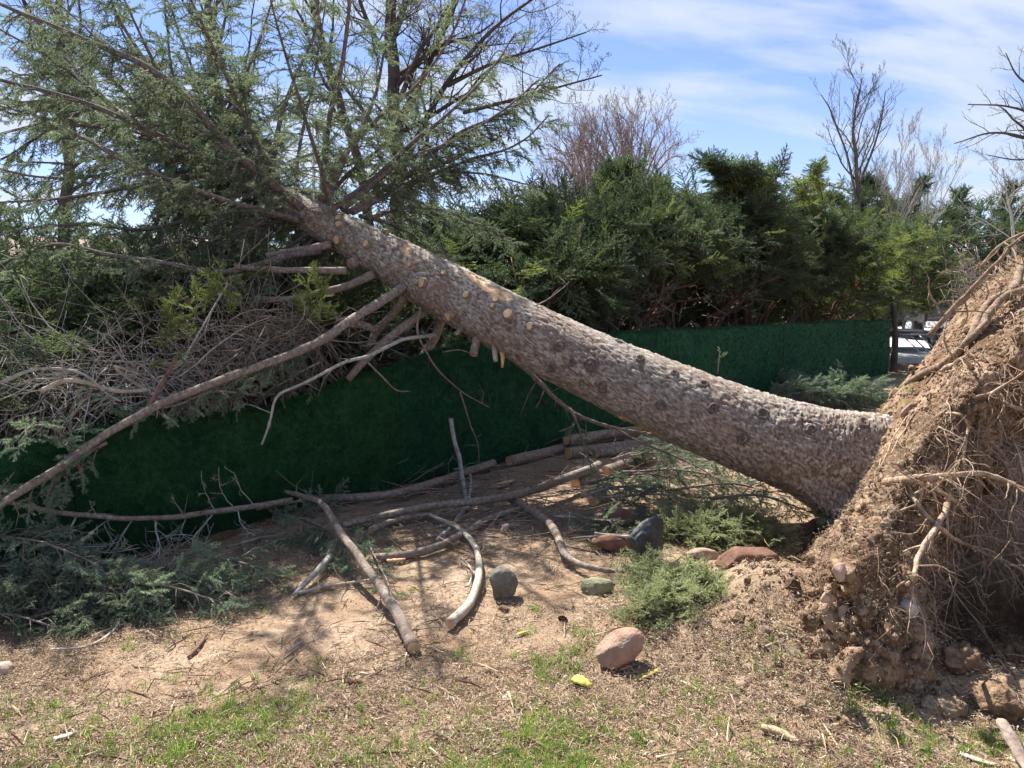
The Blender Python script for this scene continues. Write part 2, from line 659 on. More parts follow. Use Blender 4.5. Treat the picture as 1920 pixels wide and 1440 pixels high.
SPR = make_sprays('spruce_shoot', 4, M['needle'], laterals=7, lat_len=0.5, needle=0.11, nw=0.024, step=0.0095, ang=58)
SPB = make_sprays('blue_spruce_shoot', 3, M['needle_blue'], laterals=6, lat_len=0.5, needle=0.125, nw=0.024, step=0.0085, ang=58)
JUN = make_sprays('juniper_shoot', 4, M['juniper'], laterals=13, lat_len=0.5, needle=0.085, nw=0.030, step=0.014, ang=42, fork=48, spread=1.0, droop=-0.02)
JUB = make_sprays('juniper_bright_shoot', 3, M['juniper_bright'], laterals=13, lat_len=0.5, needle=0.08, nw=0.030, step=0.014, ang=42, fork=48, spread=1.0, droop=0.02)
JUF = make_sprays('juniper_far_shoot', 3, M['juniper_far'], laterals=9, lat_len=0.5, needle=0.12, nw=0.045, step=0.03, ang=35, fork=42, droop=-0.05)


def sprays_on(shoots, gap, size, roll_up=True, jit=0.35, end=True):
    """spray positions, frames and sizes along straight shoots (p0, dir, len)"""
    Pn, X, Z, S = [], [], [], []
    for p0, d, ln in shoots:
        k = max(1, int(ln / gap))
        for i in range(k):
            t = (i + rng.uniform(0.2, 0.9)) / k
            dd = unit(d + rng.normal(size=3) * jit)
            Pn.append(p0 + d * ln * t + rng.normal(size=3) * 0.008)
            X.append(dd)
            Z.append(unit(np.array([0, 0, 1.0]) + rng.normal(size=3) * 0.5))
            S.append(size * rng.uniform(0.7, 1.25) * (1.0 - 0.25 * t))
    return np.array(Pn), frames_to_euler(np.array(X), np.array(Z)), np.array(S)


# ------------------------------------------------------------------ ground
FA, FB = G(870, 888)[:2], G(1660, 700)[:2]
fdir = (FB - FA) / np.linalg.norm(FB - FA)
fnor = np.array([fdir[1], -fdir[0]])           # towards the camera side


def fence_hit(px, py, off=0.0):
    r = ray(px, py)
    a = FA + fnor * off
    t = ((a - CAMP[:2]) @ fnor) / (r[:2] @ fnor)
    return CAMP + r * t


PIT = (2.72, 3.95)


def ground_z(x, y):
    x = np.asarray(x, float)
    y = np.asarray(y, float)
    sh = x.shape
    x, y = x.ravel(), y.ravel()
    z = fbm2(x * 0.55, y * 0.55, 3, 5) * 0.035 + fbm2(x * 3.1, y * 3.1, 3, 9) * 0.010
    near = np.exp(-((x / 9) ** 2 + ((y - 4) / 8) ** 2))
    z = z * near
    # torn pit on the right where the root plate came out of the ground
    dx, dy = (x - PIT[0]) / 1.25, (y - PIT[1]) / 1.22
    a = np.sqrt(dx * dx + dy * dy) + fbm2(x * 2.2, y * 2.2, 3, 21) * 0.13
    m = 1 - sstep(0.72, 1.02, a)
    z = z - 0.62 * m + m * fbm2(x * 4, y * 4, 3, 33) * 0.10
    # lip of heaved soil in front of the pit
    lip = np.exp(-((a - 1.1) / 0.13) ** 2) * sstep(3.7, 3.0, y)
    z = z + lip * 0.05 * (1 + fbm2(x * 7, y * 7, 2, 40))
    # soil heaved up against the foot of the root plate
    q = np.exp(-(((x - 1.28) / 0.42) ** 2 + ((y - 3.45) / 0.62) ** 2))
    z = z + 0.27 * q * (1 - m) * (1 + .2 * fbm2(x * 5, y * 5, 3, 44))
    # bank behind the pit
    b = np.exp(-(((x - 4.2) / 1.3) ** 2 + ((y - 6.0) / 0.9) ** 2))
    z = z + 0.22 * b
    return z.reshape(sh)


def build_ground():
    def axis(lo, hi, step, far0, far1, grow):
        mid = np.arange(lo, hi, step)
        left, right = [lo], [mid[-1]]
        s = step
        while left[-1] > far0:
            s *= grow
            left.append(left[-1] - s)
        s = step
        while right[-1] < far1:
            s *= grow
            right.append(right[-1] + s)
        return np.concatenate([left[:0:-1], mid, right[1:]])
    xs = axis(-3.4, 4.4, 0.028, -500, 500, 1.12)
    ys = axis(1.7, 7.6, 0.028, -60, 900, 1.12)
    X, Y = np.meshgrid(xs, ys)
    Z = ground_z(X, Y)
    nearm = ((np.abs(X) < 5) & (Y > 1) & (Y < 9))
    xf, yf = X.ravel(), Y.ravel()
    fine = fbm2(xf * 14, yf * 14, 3, 60) * 0.006
    f1, f2, idv = cells(np.stack([xf * 26, yf * 26, xf * 0], 1), 4)
    fine += (0.5 - f1) * 0.007 * (idv > 0.5)
    soil = np.exp(-(((xf - 1.7) / 1.3) ** 2 + ((yf - 3.2) / 1.1) ** 2))
    f1b, f2b, idb = cells(np.stack([xf * 11, yf * 11, xf * 0], 1), 8)
    soil2 = np.exp(-(((xf - 1.4) / .6) ** 2 + ((yf - 3.4) / .6) ** 2))
    fine += soil * (np.clip(0.55 - f1b, 0, 1)) * 0.05 * idb + soil2 * ((0.5 - f1b) * .035 * idb + (0.5 - f1) * .03 * idv)
    Z = Z + (fine * nearm.ravel()).reshape(Z.shape)
    ny, nx = X.shape
    V = np.stack([X.ravel(), Y.ravel(), Z.ravel()], 1)
    i = np.arange(ny - 1)[:, None] * nx
    j = np.arange(nx - 1)[None, :]
    q = np.stack([i + j, i + j + 1, i + nx + j + 1, i + nx + j], -1).reshape(-1, 4)
    # colour: tan dust, litter brown, darker soil in the pit, at left and behind the fence
    m, N, L, b = new_mat('bare_tan_soil')
    g = N.new('ShaderNodeNewGeometry')

    def noise(sc, det=5, ro=0.6):
        n = N.new('ShaderNodeTexNoise')
        n.inputs['Scale'].default_value = sc
        n.inputs['Detail'].default_value = det
        n.inputs['Roughness'].default_value = ro
        L.new(g.outputs['Position'], n.inputs['Vector'])
        return n.outputs['Fac']

    def ramp(f, st):
        r = N.new('ShaderNodeValToRGB')
        e = r.color_ramp.elements
        e[0].position, e[0].color = st[0][0], (*st[0][1], 1)
        e[1].position, e[1].color = st[-1][0], (*st[-1][1], 1)
        for p, c in st[1:-1]:
            e.new(p).color = (*c, 1)
        L.new(f, r.inputs[0])
        return r.outputs[0]

    def mix(f, a, bb):
        x = N.new('ShaderNodeMix')
        x.data_type = 'RGBA'
        L.new(f, x.inputs['Factor'])
        L.new(a, x.inputs['A'])
        L.new(bb, x.inputs['B'])
        return x.outputs['Result']

    c1 = ramp(noise(48, 8, 0.75), [(0.3, (0.135, 0.09, 0.058)), (0.48, (0.31, 0.225, 0.155)), (0.7, (0.49, 0.38, 0.275))])
    c2 = ramp(noise(130, 6, 0.8), [(0.32, (0.09, 0.055, 0.035)), (0.5, (0.25, 0.165, 0.105)), (0.68, (0.44, 0.33, 0.22))])
    fmask = ramp(noise(2.1, 4), [(0.43, (0, 0, 0)), (0.6, (1, 1, 1))])
    c = mix(fmask, c1, c2)
    at = N.new('ShaderNodeAttribute')
    at.attribute_name = 'dark_soil'
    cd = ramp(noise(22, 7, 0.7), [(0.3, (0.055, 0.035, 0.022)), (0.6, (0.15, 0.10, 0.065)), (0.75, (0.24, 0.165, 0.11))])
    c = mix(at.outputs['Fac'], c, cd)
    L.new(c, b.inputs['Base Color'])
    b.inputs['Roughness'].default_value = 0.95
    b.inputs['Specular IOR Level'].default_value = 0.15
    bp = N.new('ShaderNodeBump')
    bp.inputs['Strength'].default_value = 0.8
    bp.inputs['Distance'].default_value = 0.012
    L.new(noise(90, 8, 0.75), bp.inputs['Height'])
    L.new(bp.outputs[0], b.inputs['Normal'])
    dx, dy = (xf - PIT[0]) / 1.25, (yf - PIT[1]) / 1.22
    a = np.sqrt(dx * dx + dy * dy)
    dark_soil = np.clip((1 - sstep(0.85, 1.08, a)) + 0.75 * np.exp(-(((xf + 2.9) / 1.0) ** 2 + ((yf - 4.4) / 1.0) ** 2)), 0, 1)  # darker soil colour in the pit and in a patch at left
    # darker soil colour under the hedge behind the fence
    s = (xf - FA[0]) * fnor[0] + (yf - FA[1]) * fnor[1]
    dark_soil = np.maximum(dark_soil, (s < 0.15) * (s > -5) * 0.9 * (yf < 18) * (xf < 9.5))
    me = mesh_np('ground', V, [q], True, (m,), {'dark_soil': dark_soil})
    return link('ground', me, kind='structure', label=None)


build_ground()
M['soil'] = bpy.data.materials['bare_tan_soil']

# driveway beyond the end of the fence
conc = mat_noise('pale_concrete', [(0.3, (0.50, 0.49, 0.47)), (0.7, (0.66, 0.65, 0.63))], 5, 0.85, 0.1)
v = [(6.2, 16.4, .02), (60, 16.4, .02), (60, 34, .02), (3, 34, .02)]
v2 = [(x, y, -0.15) for x, y, z in v]
link('driveway', mesh_np('driveway', v + v2, [[[0, 1, 2, 3], [4, 5, 1, 0], [5, 6, 2, 1], [6, 7, 3, 2], [7, 4, 0, 3]]], False, (conc,)), kind='structure')
kerb = mat_noise('kerb_concrete', [(0.3, (0.36, 0.35, 0.33)), (0.7, (0.5, 0.49, 0.47))], 6, 0.9, 0.2)


def box_mesh(name, boxes, mat, bevel=0.0, rot=None):
    V, F = [], []
    for (x0, y0, z0, x1, y1, z1) in boxes:
        b = len(V)
        V += [(x0, y0, z0), (x1, y0, z0), (x1, y1, z0), (x0, y1, z0), (x0, y0, z1), (x1, y0, z1), (x1, y1, z1), (x0, y1, z1)]
        F += [[b, b + 3, b + 2, b + 1], [b + 4, b + 5, b + 6, b + 7], [b, b + 1, b + 5, b + 4], [b + 1, b + 2, b + 6, b + 5], [b + 2, b + 3, b + 7, b + 6], [b + 3, b, b + 4, b + 7]]
    V = np.array(V, float)
    me = mesh_np(name, V, [F], False, (mat,))
    if bevel:
        import bmesh
        bm = bmesh.new()
        bm.from_mesh(me)
        bmesh.ops.bevel(bm, geom=bm.edges[:], offset=bevel, segments=2, affect='EDGES', profile=0.6)
        bm.to_mesh(me)
        bm.free()
    return me


link('kerb', box_mesh('kerb', [(6.2, 16.16, -.1, 60, 16.40, .13)], kerb, 0.02), kind='structure')

# ------------------------------------------------------------------ turf fence
TOP = [(-420, 905), (-200, 885), (-60, 862), (60, 845), (150, 822), (270, 791), (400, 785), (500, 771), (600, 737), (650, 716), (740, 690), (800, 666), (870, 645), (960, 640), (1050, 642), (1180, 622), (1300, 618), (1480, 607), (1664, 600)]
m_turf_near = mat_noise('turf_backing_near', [(0.3, (0.009, 0.042, 0.016)), (0.7, (0.020, 0.085, 0.030))], 120, 0.8, 0.9, 300, big=(3.0, (0.034, 0.090, 0.026), 0.5))
M['turf_near'] = mat_leaf('grassy_plastic_turf_blades', (0.014, 0.068, 0.026), (0.042, 0.150, 0.052), 0.22, rough=0.45, nscale=7)
m_turf = mat_noise('turf_backing', [(0.3, (0.005, 0.036, 0.017)), (0.7, (0.013, 0.080, 0.036))], 160, 0.8, 0.9, 300, big=(2.5, (0.020, 0.098, 0.034), 0.45))


def build_fence():
    tp = np.array([fence_hit(x, y) for x, y in TOP])
    s_top = (tp[:, :2] - FA) @ fdir
    root = thing('turf_fence', 'long low fence covered in dark green artificial turf, its top sagging to the left', 'fence', (*(FA), 0))
    seams = [fence_hit(x, 700) for x in (-420, 120, 744, 1046, 1250, 1462, 1664)]
    ss = [(q[:2] - FA) @ fdir for q in seams]
    blades_p, blades_x, blades_k, blades_s = [], [], [], []
    for k in range(len(ss) - 1):
        a, b = ss[k] + 0.004, ss[k + 1] - 0.004
        nS = max(8, int((b - a) / 0.04))
        nH = 26
        S = np.linspace(a, b, nS)
        H = np.interp(S, s_top, tp[:, 2]) + fbm2(S * 3, S * 0, 3, 71) * 0.012
        U, W = np.meshgrid(S, np.linspace(0, 1, nH), indexing='ij')
        Zv = W * H[:, None] - 0.05 * (1 - W)
        sag = np.clip(1.1 - H, 0, 0.6)[:, None]
        bul = 0.05 * np.sin(W * math.pi) * (0.5 + sag) + fbm2((U * 1.3).ravel(), (W * 1.2).ravel(), 3, 70).reshape(U.shape) * 0.035 * (0.4 + W) - sag * 0.20 * W ** 2
        front = np.stack([FA[0] + fdir[0] * U + fnor[0] * bul, FA[1] + fdir[1] * U + fnor[1] * bul, Zv], -1)
        back = front - np.array([fnor[0], fnor[1], 0]) * 0.025
        n = nS * nH
        V = np.concatenate([front.reshape(-1, 3), back.reshape(-1, 3)])
        i = np.arange(nS - 1)[:, None] * nH
        j = np.arange(nH - 1)[None, :]
        f = np.stack([i + j, i + nH + j, i + nH + j + 1, i + j + 1], -1).reshape(-1, 4)
        fb = f[:, ::-1] + n
        it = np.arange(nS - 1) * nH + nH - 1
        ft = np.stack([it, it + nH, it + nH + n, it + n], 1)
        jj = np.arange(nH - 1)
        fl = np.stack([jj, jj + 1, jj + 1 + n, jj + n], 1)
        fr = np.stack([jj, jj + n, jj + 1 + n, jj + 1], 1) + np.array([(nS - 1) * nH, (nS - 1) * nH, (nS - 1) * nH, (nS - 1) * nH])
        lab = None
        if k == 1:
            lab = 'sagging turf panel left of the seam, pushed down under the fallen branches'
        link('turf_panel', mesh_np('turf_panel', V, [np.concatenate([f, fb, ft, fl, fr])], True, (m_turf_near if k < 2 else m_turf,)), root, lab)
        # pile of short plastic blades
        dens = [3800, 6500, 5500, 3000, 1700, 1300][k]
        area = (b - a) * 0.9
        c = int(area * dens)
        su, wv = rng.uniform(0, nS - 1.001, c), rng.uniform(0, nH - 1.001, c) ** 1.0
        edge = rng.random(c) < 0.10
        wv[edge] = nH - 1.0001
        iu, iw = su.astype(int), wv.astype(int)
        fu, fw = (su - iu)[:, None], (wv - iw)[:, None]
        p = (front[iu, iw] * (1 - fu) + front[iu + 1, iw] * fu) * (1 - fw) + (front[iu, np.minimum(iw + 1, nH - 1)] * (1 - fu) + front[iu + 1, np.minimum(iw + 1, nH - 1)] * fu) * fw
        blades_p.append(p)
        blades_k.append(np.full(c, k < 2))
        d = np.array([fnor[0], fnor[1], 0.0]) + rng.normal(size=(c, 3)) * 0.35 + np.array([0, 0, -0.12])
        d[edge] += np.array([0, 0, 1.0])
        blades_x.append(d)
        blades_s.append(rng.uniform(0.7, 1.2, c))
    # blade tuft proto, axis +X, ~20 mm blades
    g = np.random.default_rng(5)
    def turf_protos(mt, tag_):
        protos = []
        for q in range(3):
            V, F = [], []
            for i in range(14):
                a = np.array([0, g.normal() * 0.009, g.normal() * 0.009])
                d = unit([1, g.normal() * 0.55, g.normal() * 0.55]) * g.uniform(0.012, 0.024)
                w = unit(np.cross(d, g.normal(size=3))) * 0.0012
                n = len(V)
                V += [a - w, a + w, a + d]
                F.append([n, n + 1, n + 2])
            protos.append(proto(f'turf_tuft_{tag_}_{q}', mesh_np('turf_tuft', V, [F], False, (mt,))))
        return inst_group('turf_scatter_' + tag_, protos)
    bp_, bx, bk, bs = np.concatenate(blades_p), np.concatenate(blades_x), np.concatenate(blades_k), np.concatenate(blades_s)
    for sel_, mt, tg in ((bk, M['turf_near'], 'near'), (~bk, M['turf'], 'far')):
        scatter('turf_pile', bp_[sel_], frames_to_euler(bx[sel_], rng.normal(size=bx[sel_].shape)), bs[sel_], turf_protos(mt, tg), 3, root)
    fp_, fs_ = [], []
    allp = np.concatenate(blades_p)
    sa = (allp[:, :2] - FA) @ fdir
    kk = rng.random(len(allp)) < np.where((sa > ss[2] - .9) & (sa < ss[3] + .6), .085, .008)
    fl_ = allp[kk] + np.array([fnor[0], fnor[1], 0]) * .017
    scatter('sawdust_flecks', fl_, rng.uniform(0, 6, (len(fl_), 3)), rng.uniform(.5, 1.3, len(fl_)), inst_group('fleck_scatter', [proto('fleck', mesh_np('fleck', [(-.002, -.001, 0), (.002, -.0012, 0), (.0012, .0016, .0004), (-.0015, .0012, 0)], [[[0, 1, 2, 3]]], False, (M['cut'],)))]), 1, root)
    # posts standing behind the sheet, tops just showing
    mp = mat_noise('grey_post_wood', [(0.3, (0.12, 0.10, 0.085)), (0.7, (0.26, 0.22, 0.19))], 14, 0.9, 0.3, stretch=(8, 8, 1))
    post = None
    for s in (ss[2], ss[3], ss[4], ss[5], ss[6] - 0.07):
        h = float(np.interp(s, s_top, tp[:, 2])) - 0.03
        c = FA + fdir * s - fnor * 0.10
        link('post', box_mesh('post', [(c[0] - .04, c[1] - .04, -.05, c[0] + .04, c[1] + .04, h)], mp, 0.005), root)
    return root


build_fence()

# ------------------------------------------------------------------ fallen spruce
AX = [(1650, 880, 4.98, .33), (1600, 866, 5.00, .32), (1540, 852, 5.01, .305), (1480, 833, 5.03, .294), (1400, 806, 5.10, .276), (1230, 738, 5.32, .248), (1050, 655, 5.62, .234), (870, 562, 5.95, .214), (740, 491, 6.22, .186), (640, 437, 6.45, .150), (570, 398, 6.62, .128), (500, 358, 6.85, .105), (420, 318, 7.10, .085), (300, 255, 7.6, .06), (150, 172, 8.3, .035), (20, 90, 9.0, .012)]
axp = np.array([P(a, b, d) for a, b, d, r in AX])
axr = np.array([r for *_, r in AX])
nL = 640
AXC = catmull(axp, nL)
AXR = np.interp(np.linspace(0, len(AX) - 1, nL), np.arange(len(AX)), axr)
base_pt = AXC[20]
spruce = thing('fallen_spruce', 'huge uprooted spruce lying across the turf fence, grey trunk, root plate standing at the right', 'fallen tree', (base_pt[0], base_pt[1], 0))

m_bark, N_, L_, b_ = new_mat('spruce_bark')
_a = N_.new('ShaderNodeAttribute'); _a.attribute_name = 'crack'
_p = N_.new('ShaderNodeAttribute'); _p.attribute_name = 'peel'
_i = N_.new('ShaderNodeAttribute'); _i.attribute_name = 'plate'
_t = N_.new('ShaderNodeTexCoord')
_n = N_.new('ShaderNodeTexNoise'); _n.inputs['Scale'].default_value = 34; _n.inputs['Detail'].default_value = 8; _n.inputs['Roughness'].default_value = 0.7
L_.new(_t.outputs['Object'], _n.inputs['Vector'])
_r = N_.new('ShaderNodeValToRGB')
_e = _r.color_ramp.elements
_e[0].position, _e[0].color = 0.28, (0.135, 0.112, 0.092, 1)
_e[1].position, _e[1].color = 0.76, (0.56, 0.525, 0.47, 1)
_x = _e.new(0.5); _x.color = (0.285, 0.252, 0.215, 1)
_m0 = N_.new('ShaderNodeMath'); _m0.operation = 'MULTIPLY_ADD'; _m0.inputs[1].default_value = 0.20; L_.new(_i.outputs['Fac'], _m0.inputs[0])
_m1 = N_.new('ShaderNodeMath'); _m1.operation = 'SUBTRACT'; _m1.inputs[1].default_value = 0.12; L_.new(_n.outputs['Fac'], _m1.inputs[0])
L_.new(_m1.outputs[0], _m0.inputs[2]); L_.new(_m0.outputs[0], _r.inputs[0])
_mx = N_.new('ShaderNodeMix'); _mx.data_type = 'RGBA'; _mx.inputs['B'].default_value = (0.115, 0.062, 0.042, 1)
L_.new(_a.outputs['Fac'], _mx.inputs['Factor']); L_.new(_r.outputs[0], _mx.inputs['A'])
_n2 = N_.new('ShaderNodeTexNoise'); _n2.inputs['Scale'].default_value = 3.2; _n2.inputs['Detail'].default_value = 4
L_.new(_t.outputs['Object'], _n2.inputs['Vector'])
_mr = N_.new('ShaderNodeMapRange'); _mr.inputs['From Min'].default_value = 0.52; _mr.inputs['From Max'].default_value = 0.75; _mr.inputs['To Max'].default_value = 0.55
L_.new(_n2.outputs['Fac'], _mr.inputs['Value'])
_mb = N_.new('ShaderNodeMix'); _mb.data_type = 'RGBA'; _mb.inputs['B'].default_value = (0.20, 0.115, 0.08, 1)
L_.new(_mr.outputs[0], _mb.inputs['Factor']); L_.new(_mx.outputs['Result'], _mb.inputs['A'])
_my = N_.new('ShaderNodeMix'); _my.data_type = 'RGBA'
_ry = N_.new('ShaderNodeValToRGB'); _ry.color_ramp.elements[0].color = (0.34, 0.19, 0.10, 1); _ry.color_ramp.elements[1].color = (0.64, 0.44, 0.27, 1)
_ry.color_ramp.elements[0].position = .3; _ry.color_ramp.elements[1].position = .65
L_.new(_n.outputs['Fac'], _ry.inputs[0])
L_.new(_p.outputs['Fac'], _my.inputs['Factor']); L_.new(_mb.outputs['Result'], _my.inputs['A']); L_.new(_ry.outputs[0], _my.inputs['B'])
L_.new(_my.outputs['Result'], b_.inputs['Base Color'])
b_.inputs['Roughness'].default_value = 0.88; b_.inputs['Specular IOR Level'].default_value = 0.25
_bp = N_.new('ShaderNodeBump'); _bp.inputs['Strength'].default_value = 0.7; _bp.inputs['Distance'].default_value = 0.006
_n3 = N_.new('ShaderNodeTexNoise'); _n3.inputs['Scale'].default_value = 85; _n3.inputs['Detail'].default_value = 7
L_.new(_t.outputs['Object'], _n3.inputs['Vector']); L_.new(_n3.outputs['Fac'], _bp.inputs['Height']); L_.new(_bp.outputs[0], b_.inputs['Normal'])

PEEL = [(900, 530, 34, 11), (935, 553, 24, 9), (765, 470, 14, 12), (770, 497, 10, 9), (992, 612, 12, 5), (1215, 806, 26, 4), (1010, 600, 7, 5), (890, 520, 12, 5), (775, 480, 20, 5), (1180, 790, 16, 4)]


def build_trunk():
    K = 190
    T = np.gradient(AXC, axis=0)
    T /= np.linalg.norm(T, axis=1, keepdims=True)
    Nn = np.cross(T, [0, 1, 0])
    Nn /= np.linalg.norm(Nn, axis=1, keepdims=True)
    B = np.cross(T, Nn)
    s = np.concatenate([[0], np.cumsum(np.linalg.norm(np.diff(AXC, axis=0), axis=1))])
    th = np.arange(K) * 2 * math.pi / K
    S, TH = np.meshgrid(s, th, indexing='ij')
    RR = np.broadcast_to(AXR[:, None], S.shape).copy()
    # buttress flare close to the root plate
    fl = np.exp(-S / 0.26)
    fl = np.exp(-(S / 0.31) ** 2)
    fl3 = np.exp(-(S / 0.44) ** 2)
    RR *= 1 + fl * (0.02 + 0.80 * np.maximum(0, np.cos(TH - .1)) ** 2 + 0.08 * np.cos(4 * TH + 2.0)) + fl3 * (.62 * np.maximum(0, np.cos(TH - .80)) ** 16 + .28 * np.maximum(0, np.cos(TH - 1.55)) ** 12 + .15 * np.maximum(0, np.cos(TH - 2.5)) ** 10 - .16 * np.maximum(0, np.cos(TH - 1.22)) ** 30 - .30 * np.maximum(0, np.cos(TH - .35)) ** 24)
    lo = fbm(np.stack([(S * 1.4).ravel(), (np.cos(TH) * 0.9).ravel(), (np.sin(TH) * 0.9).ravel()], 1), 3, 80).reshape(S.shape)
    RR *= 1 + 0.045 * lo
    # bark scales
    cx = np.stack([(S * 20).ravel(), (np.cos(TH) * RR * 34).ravel(), (np.sin(TH) * RR * 34).ravel()], 1)
    cx += np.stack([fbm(cx * 0.6, 2, 90), fbm(cx * 0.6, 2, 94), fbm(cx * 0.6, 2, 98)], 1) * 0.9 + np.stack([fbm(cx * .18, 2, 91), fbm(cx * .18, 2, 95), fbm(cx * .18, 2, 99)], 1) * 1.1
    f1, f2, idv = cells(cx, 100)
    edge = sstep(0.01, 0.16, f2 - f1)
    tilt = (cx[:, 0] - np.floor(cx[:, 0])) * 0.0
    cx2 = cx * 2.3
    g1, g2, gid = cells(cx2, 130)
    e2 = sstep(0.0, 0.25, g2 - g1)
    slope = (cx[:, 0] * .5 + cx[:, 1] * .3) % 1.0
    disp = (edge * (0.25 + 0.75 * idv) * 0.013 + e2 * (0.2 + 0.8 * gid) * 0.006 + fbm(cx * 3, 3, 140) * 0.0030).reshape(S.shape)
    amp = np.clip(AXR / 0.25, 0.15, 1.0)[:, None]
    ringv = Nn[:, None, :] * np.cos(TH)[..., None] + B[:, None, :] * np.sin(TH)[..., None]
    V0 = AXC[:, None, :] + ringv * RR[..., None]
    Vf = V0.reshape(-1, 3)
    # wounds where bark was scraped off
    dv = Vf - CAMP
    fwd = dv[:, 1] * cp - dv[:, 2] * sp_
    upc = dv[:, 1] * sp_ + dv[:, 2] * cp
    sx = 960 + FPX * dv[:, 0] / fwd
    sy = 720 - FPX * upc / fwd
    facing = ((ringv.reshape(-1, 3) * (-dv)).sum(1) > 0)
    peel = np.zeros(len(Vf))
    wob = fbm(Vf * 22, 3, 150)
    for a, b, rx, ry in PEEL:
        c, s_ = math.cos(0.5), math.sin(0.5)
        u = (sx - a) * c + (sy - b) * s_
        w = -(sx - a) * s_ + (sy - b) * c
        dd = (u / rx) ** 2 + (w / ry) ** 2 + wob * 1.3 + 0.25
        peel = np.maximum(peel, (1 - sstep(0.7, 1.0, dd)) * facing)
    peelr = peel.reshape(S.shape)
    disp = disp * (1 - peelr * 0.85) - peelr * 0.004
    V = V0 + ringv * (disp * amp)[..., None]
    n, k = S.shape
    i = np.arange(n - 1)[:, None] * k
    j = np.arange(k)[None, :]
    j2 = (j + 1) % k
    F = np.stack([i + j, i + j2, i + k + j2, i + k + j], -1).reshape(-1, 4)
    crack = (1 - edge) * 0.9
    me = mesh_np('trunk', V.reshape(-1, 3), [F], True, (m_bark,), {'crack': crack, 'peel': peel, 'plate': idv * 0.7 + gid * 0.3})
    o = link('trunk', me, spruce)
    bv = bvhtree.BVHTree.FromPolygons([tuple(x) for x in V.reshape(-1, 3)[:]], [tuple(x) for x in F], all_triangles=False)
    return bv


trunk_bvh = build_trunk()


def disc_stub(parent, p, d, r, ln, broken=False, bark=None):
    d = unit(d)
    t = Tubes()
    pts = [p - d * 0.06, p + d * ln * 0.4, p + d * ln]
    t.add(pts, [r * 1.35, r * 1.08, r], 14)
    o = link('cut_stub', t.mesh('cut_stub', bark or M['limb'], 0.002, 60), parent)
    face_disc(o, p + d * (ln + 0.0025), d, r * 0.93, parent)
    return o


def face_disc(owner, c, d, r, th=None, top=None):
    """pale saw-cut face, slightly uneven, as a sub-part"""
    d = unit(d)
    a = unit(np.cross(d, [0.3, 0.2, 1]))
    b = np.cross(d, a)
    V = [c + d * 0.001]
    n = 16
    if owner.name.startswith('cut_stub'):
        a = a * rng.uniform(.72, 1.05)
        b = b * rng.uniform(.8, 1.1)
    for ring in (0.5, 1.0):
        for i in range(n):
            q = i * 2 * math.pi / n
            V.append(c + (a * math.cos(q) + b * math.sin(q)) * r * ring * (1 + 0.05 * math.sin(3 * q + r * 90)) + d * rng.normal() * 0.0006)
    F3 = [[0, 1 + i, 1 + (i + 1) % n] for i in range(n)]
    F4 = [[1 + i, 1 + n + i, 1 + n + (i + 1) % n, 1 + (i + 1) % n] for i in range(n)]
    me = mesh_np('cut_face', V, [F3, F4], True, (M['cut'],))
    return link('cut_face', me, owner)


# stubs where limbs were sawn off (picture position, radius px, length m)
STUBS = [(637, 412, 11, .03), (640, 424, 11, .04), (690, 459, 12, .035), (636, 449, 13, .03), (668, 490, 15, .07), (795, 530, 14, .03), (770, 497, 8, .02), (848, 589, 12, .05), (875, 553, 11, .015), (957, 594, 16, .05), (832, 513, 9, .015), (995, 613, 12, .02), (930, 563, 9, .015), (925, 575, 8, .02), (722, 437, 10, .03), (1000, 556, 9, .02)]
for a, b, rp, ln in STUBS:
    r_ = ray(a, b)
    loc, nor, idx, dist = trunk_bvh.ray_cast(Vector(CAMP), Vector(r_))
    if loc is None:
        continue
    loc = np.array(loc)
    rad = loc - AXC[np.argmin(((AXC - loc) ** 2).sum(1))]
    disc_stub(spruce, loc, unit(rad) + np.array([-.25, 0, 0.1]) + rng.normal(size=3) * .12, rp / FPX * loc[1] * 0.66, ln)
# old healed knots: dark raised collars
m_knot = mat_noise('knot_bark', [(0.3, (0.05, 0.035, 0.03)), (0.7, (0.20, 0.16, 0.14))], 60, 0.9, 0.6, 150)
for a, b, rp in [(1050, 648, 9), (1108, 683, 11), (1073, 680, 6), (1200, 672, 7), (1430, 776, 10), (1130, 726, 9), (1265, 700, 6), (1338, 765, 8), (1395, 822, 9), (1620, 792, 10), (1160, 640, 6), (1240, 760, 8), (1520, 805, 7), (1035, 690, 6), (1320, 720, 7)]:
    loc, nor, idx, dist = trunk_bvh.ray_cast(Vector(CAMP), Vector(ray(a, b)))
    if loc is None:
        continue
    loc = np.array(loc)
    rad = unit(loc - AXC[np.argmin(((AXC - loc) ** 2).sum(1))])
    r0 = rp / FPX * loc[1]
    u_ = unit(np.cross(rad, [0.2, 0.3, 1]))
    w_ = np.cross(rad, u_)
    V, F = [], []
    prof = [(1.5, -0.008), (1.15, 0.010), (0.8, 0.012), (0.5, -0.001), (0.3, 0.004), (0.02, 0.008)]
    n = 14
    for rr, hh in prof:
        for i in range(n):
            q = i * 2 * math.pi / n
            V.append(loc + (u_ * math.cos(q) + w_ * math.sin(q)) * r0 * rr * (1 + 0.1 * math.sin(2 * q + a)) + rad * (hh + rng.normal() * 0.0012))
    for k in range(len(prof) - 1):
        for i in range(n):
            F.append([k * n + i, k * n + (i + 1) % n, (k + 1) * n + (i + 1) % n, (k + 1) * n + i])
    link('knot', mesh_np('knot', V, [F], True, (m_knot,)), spruce)


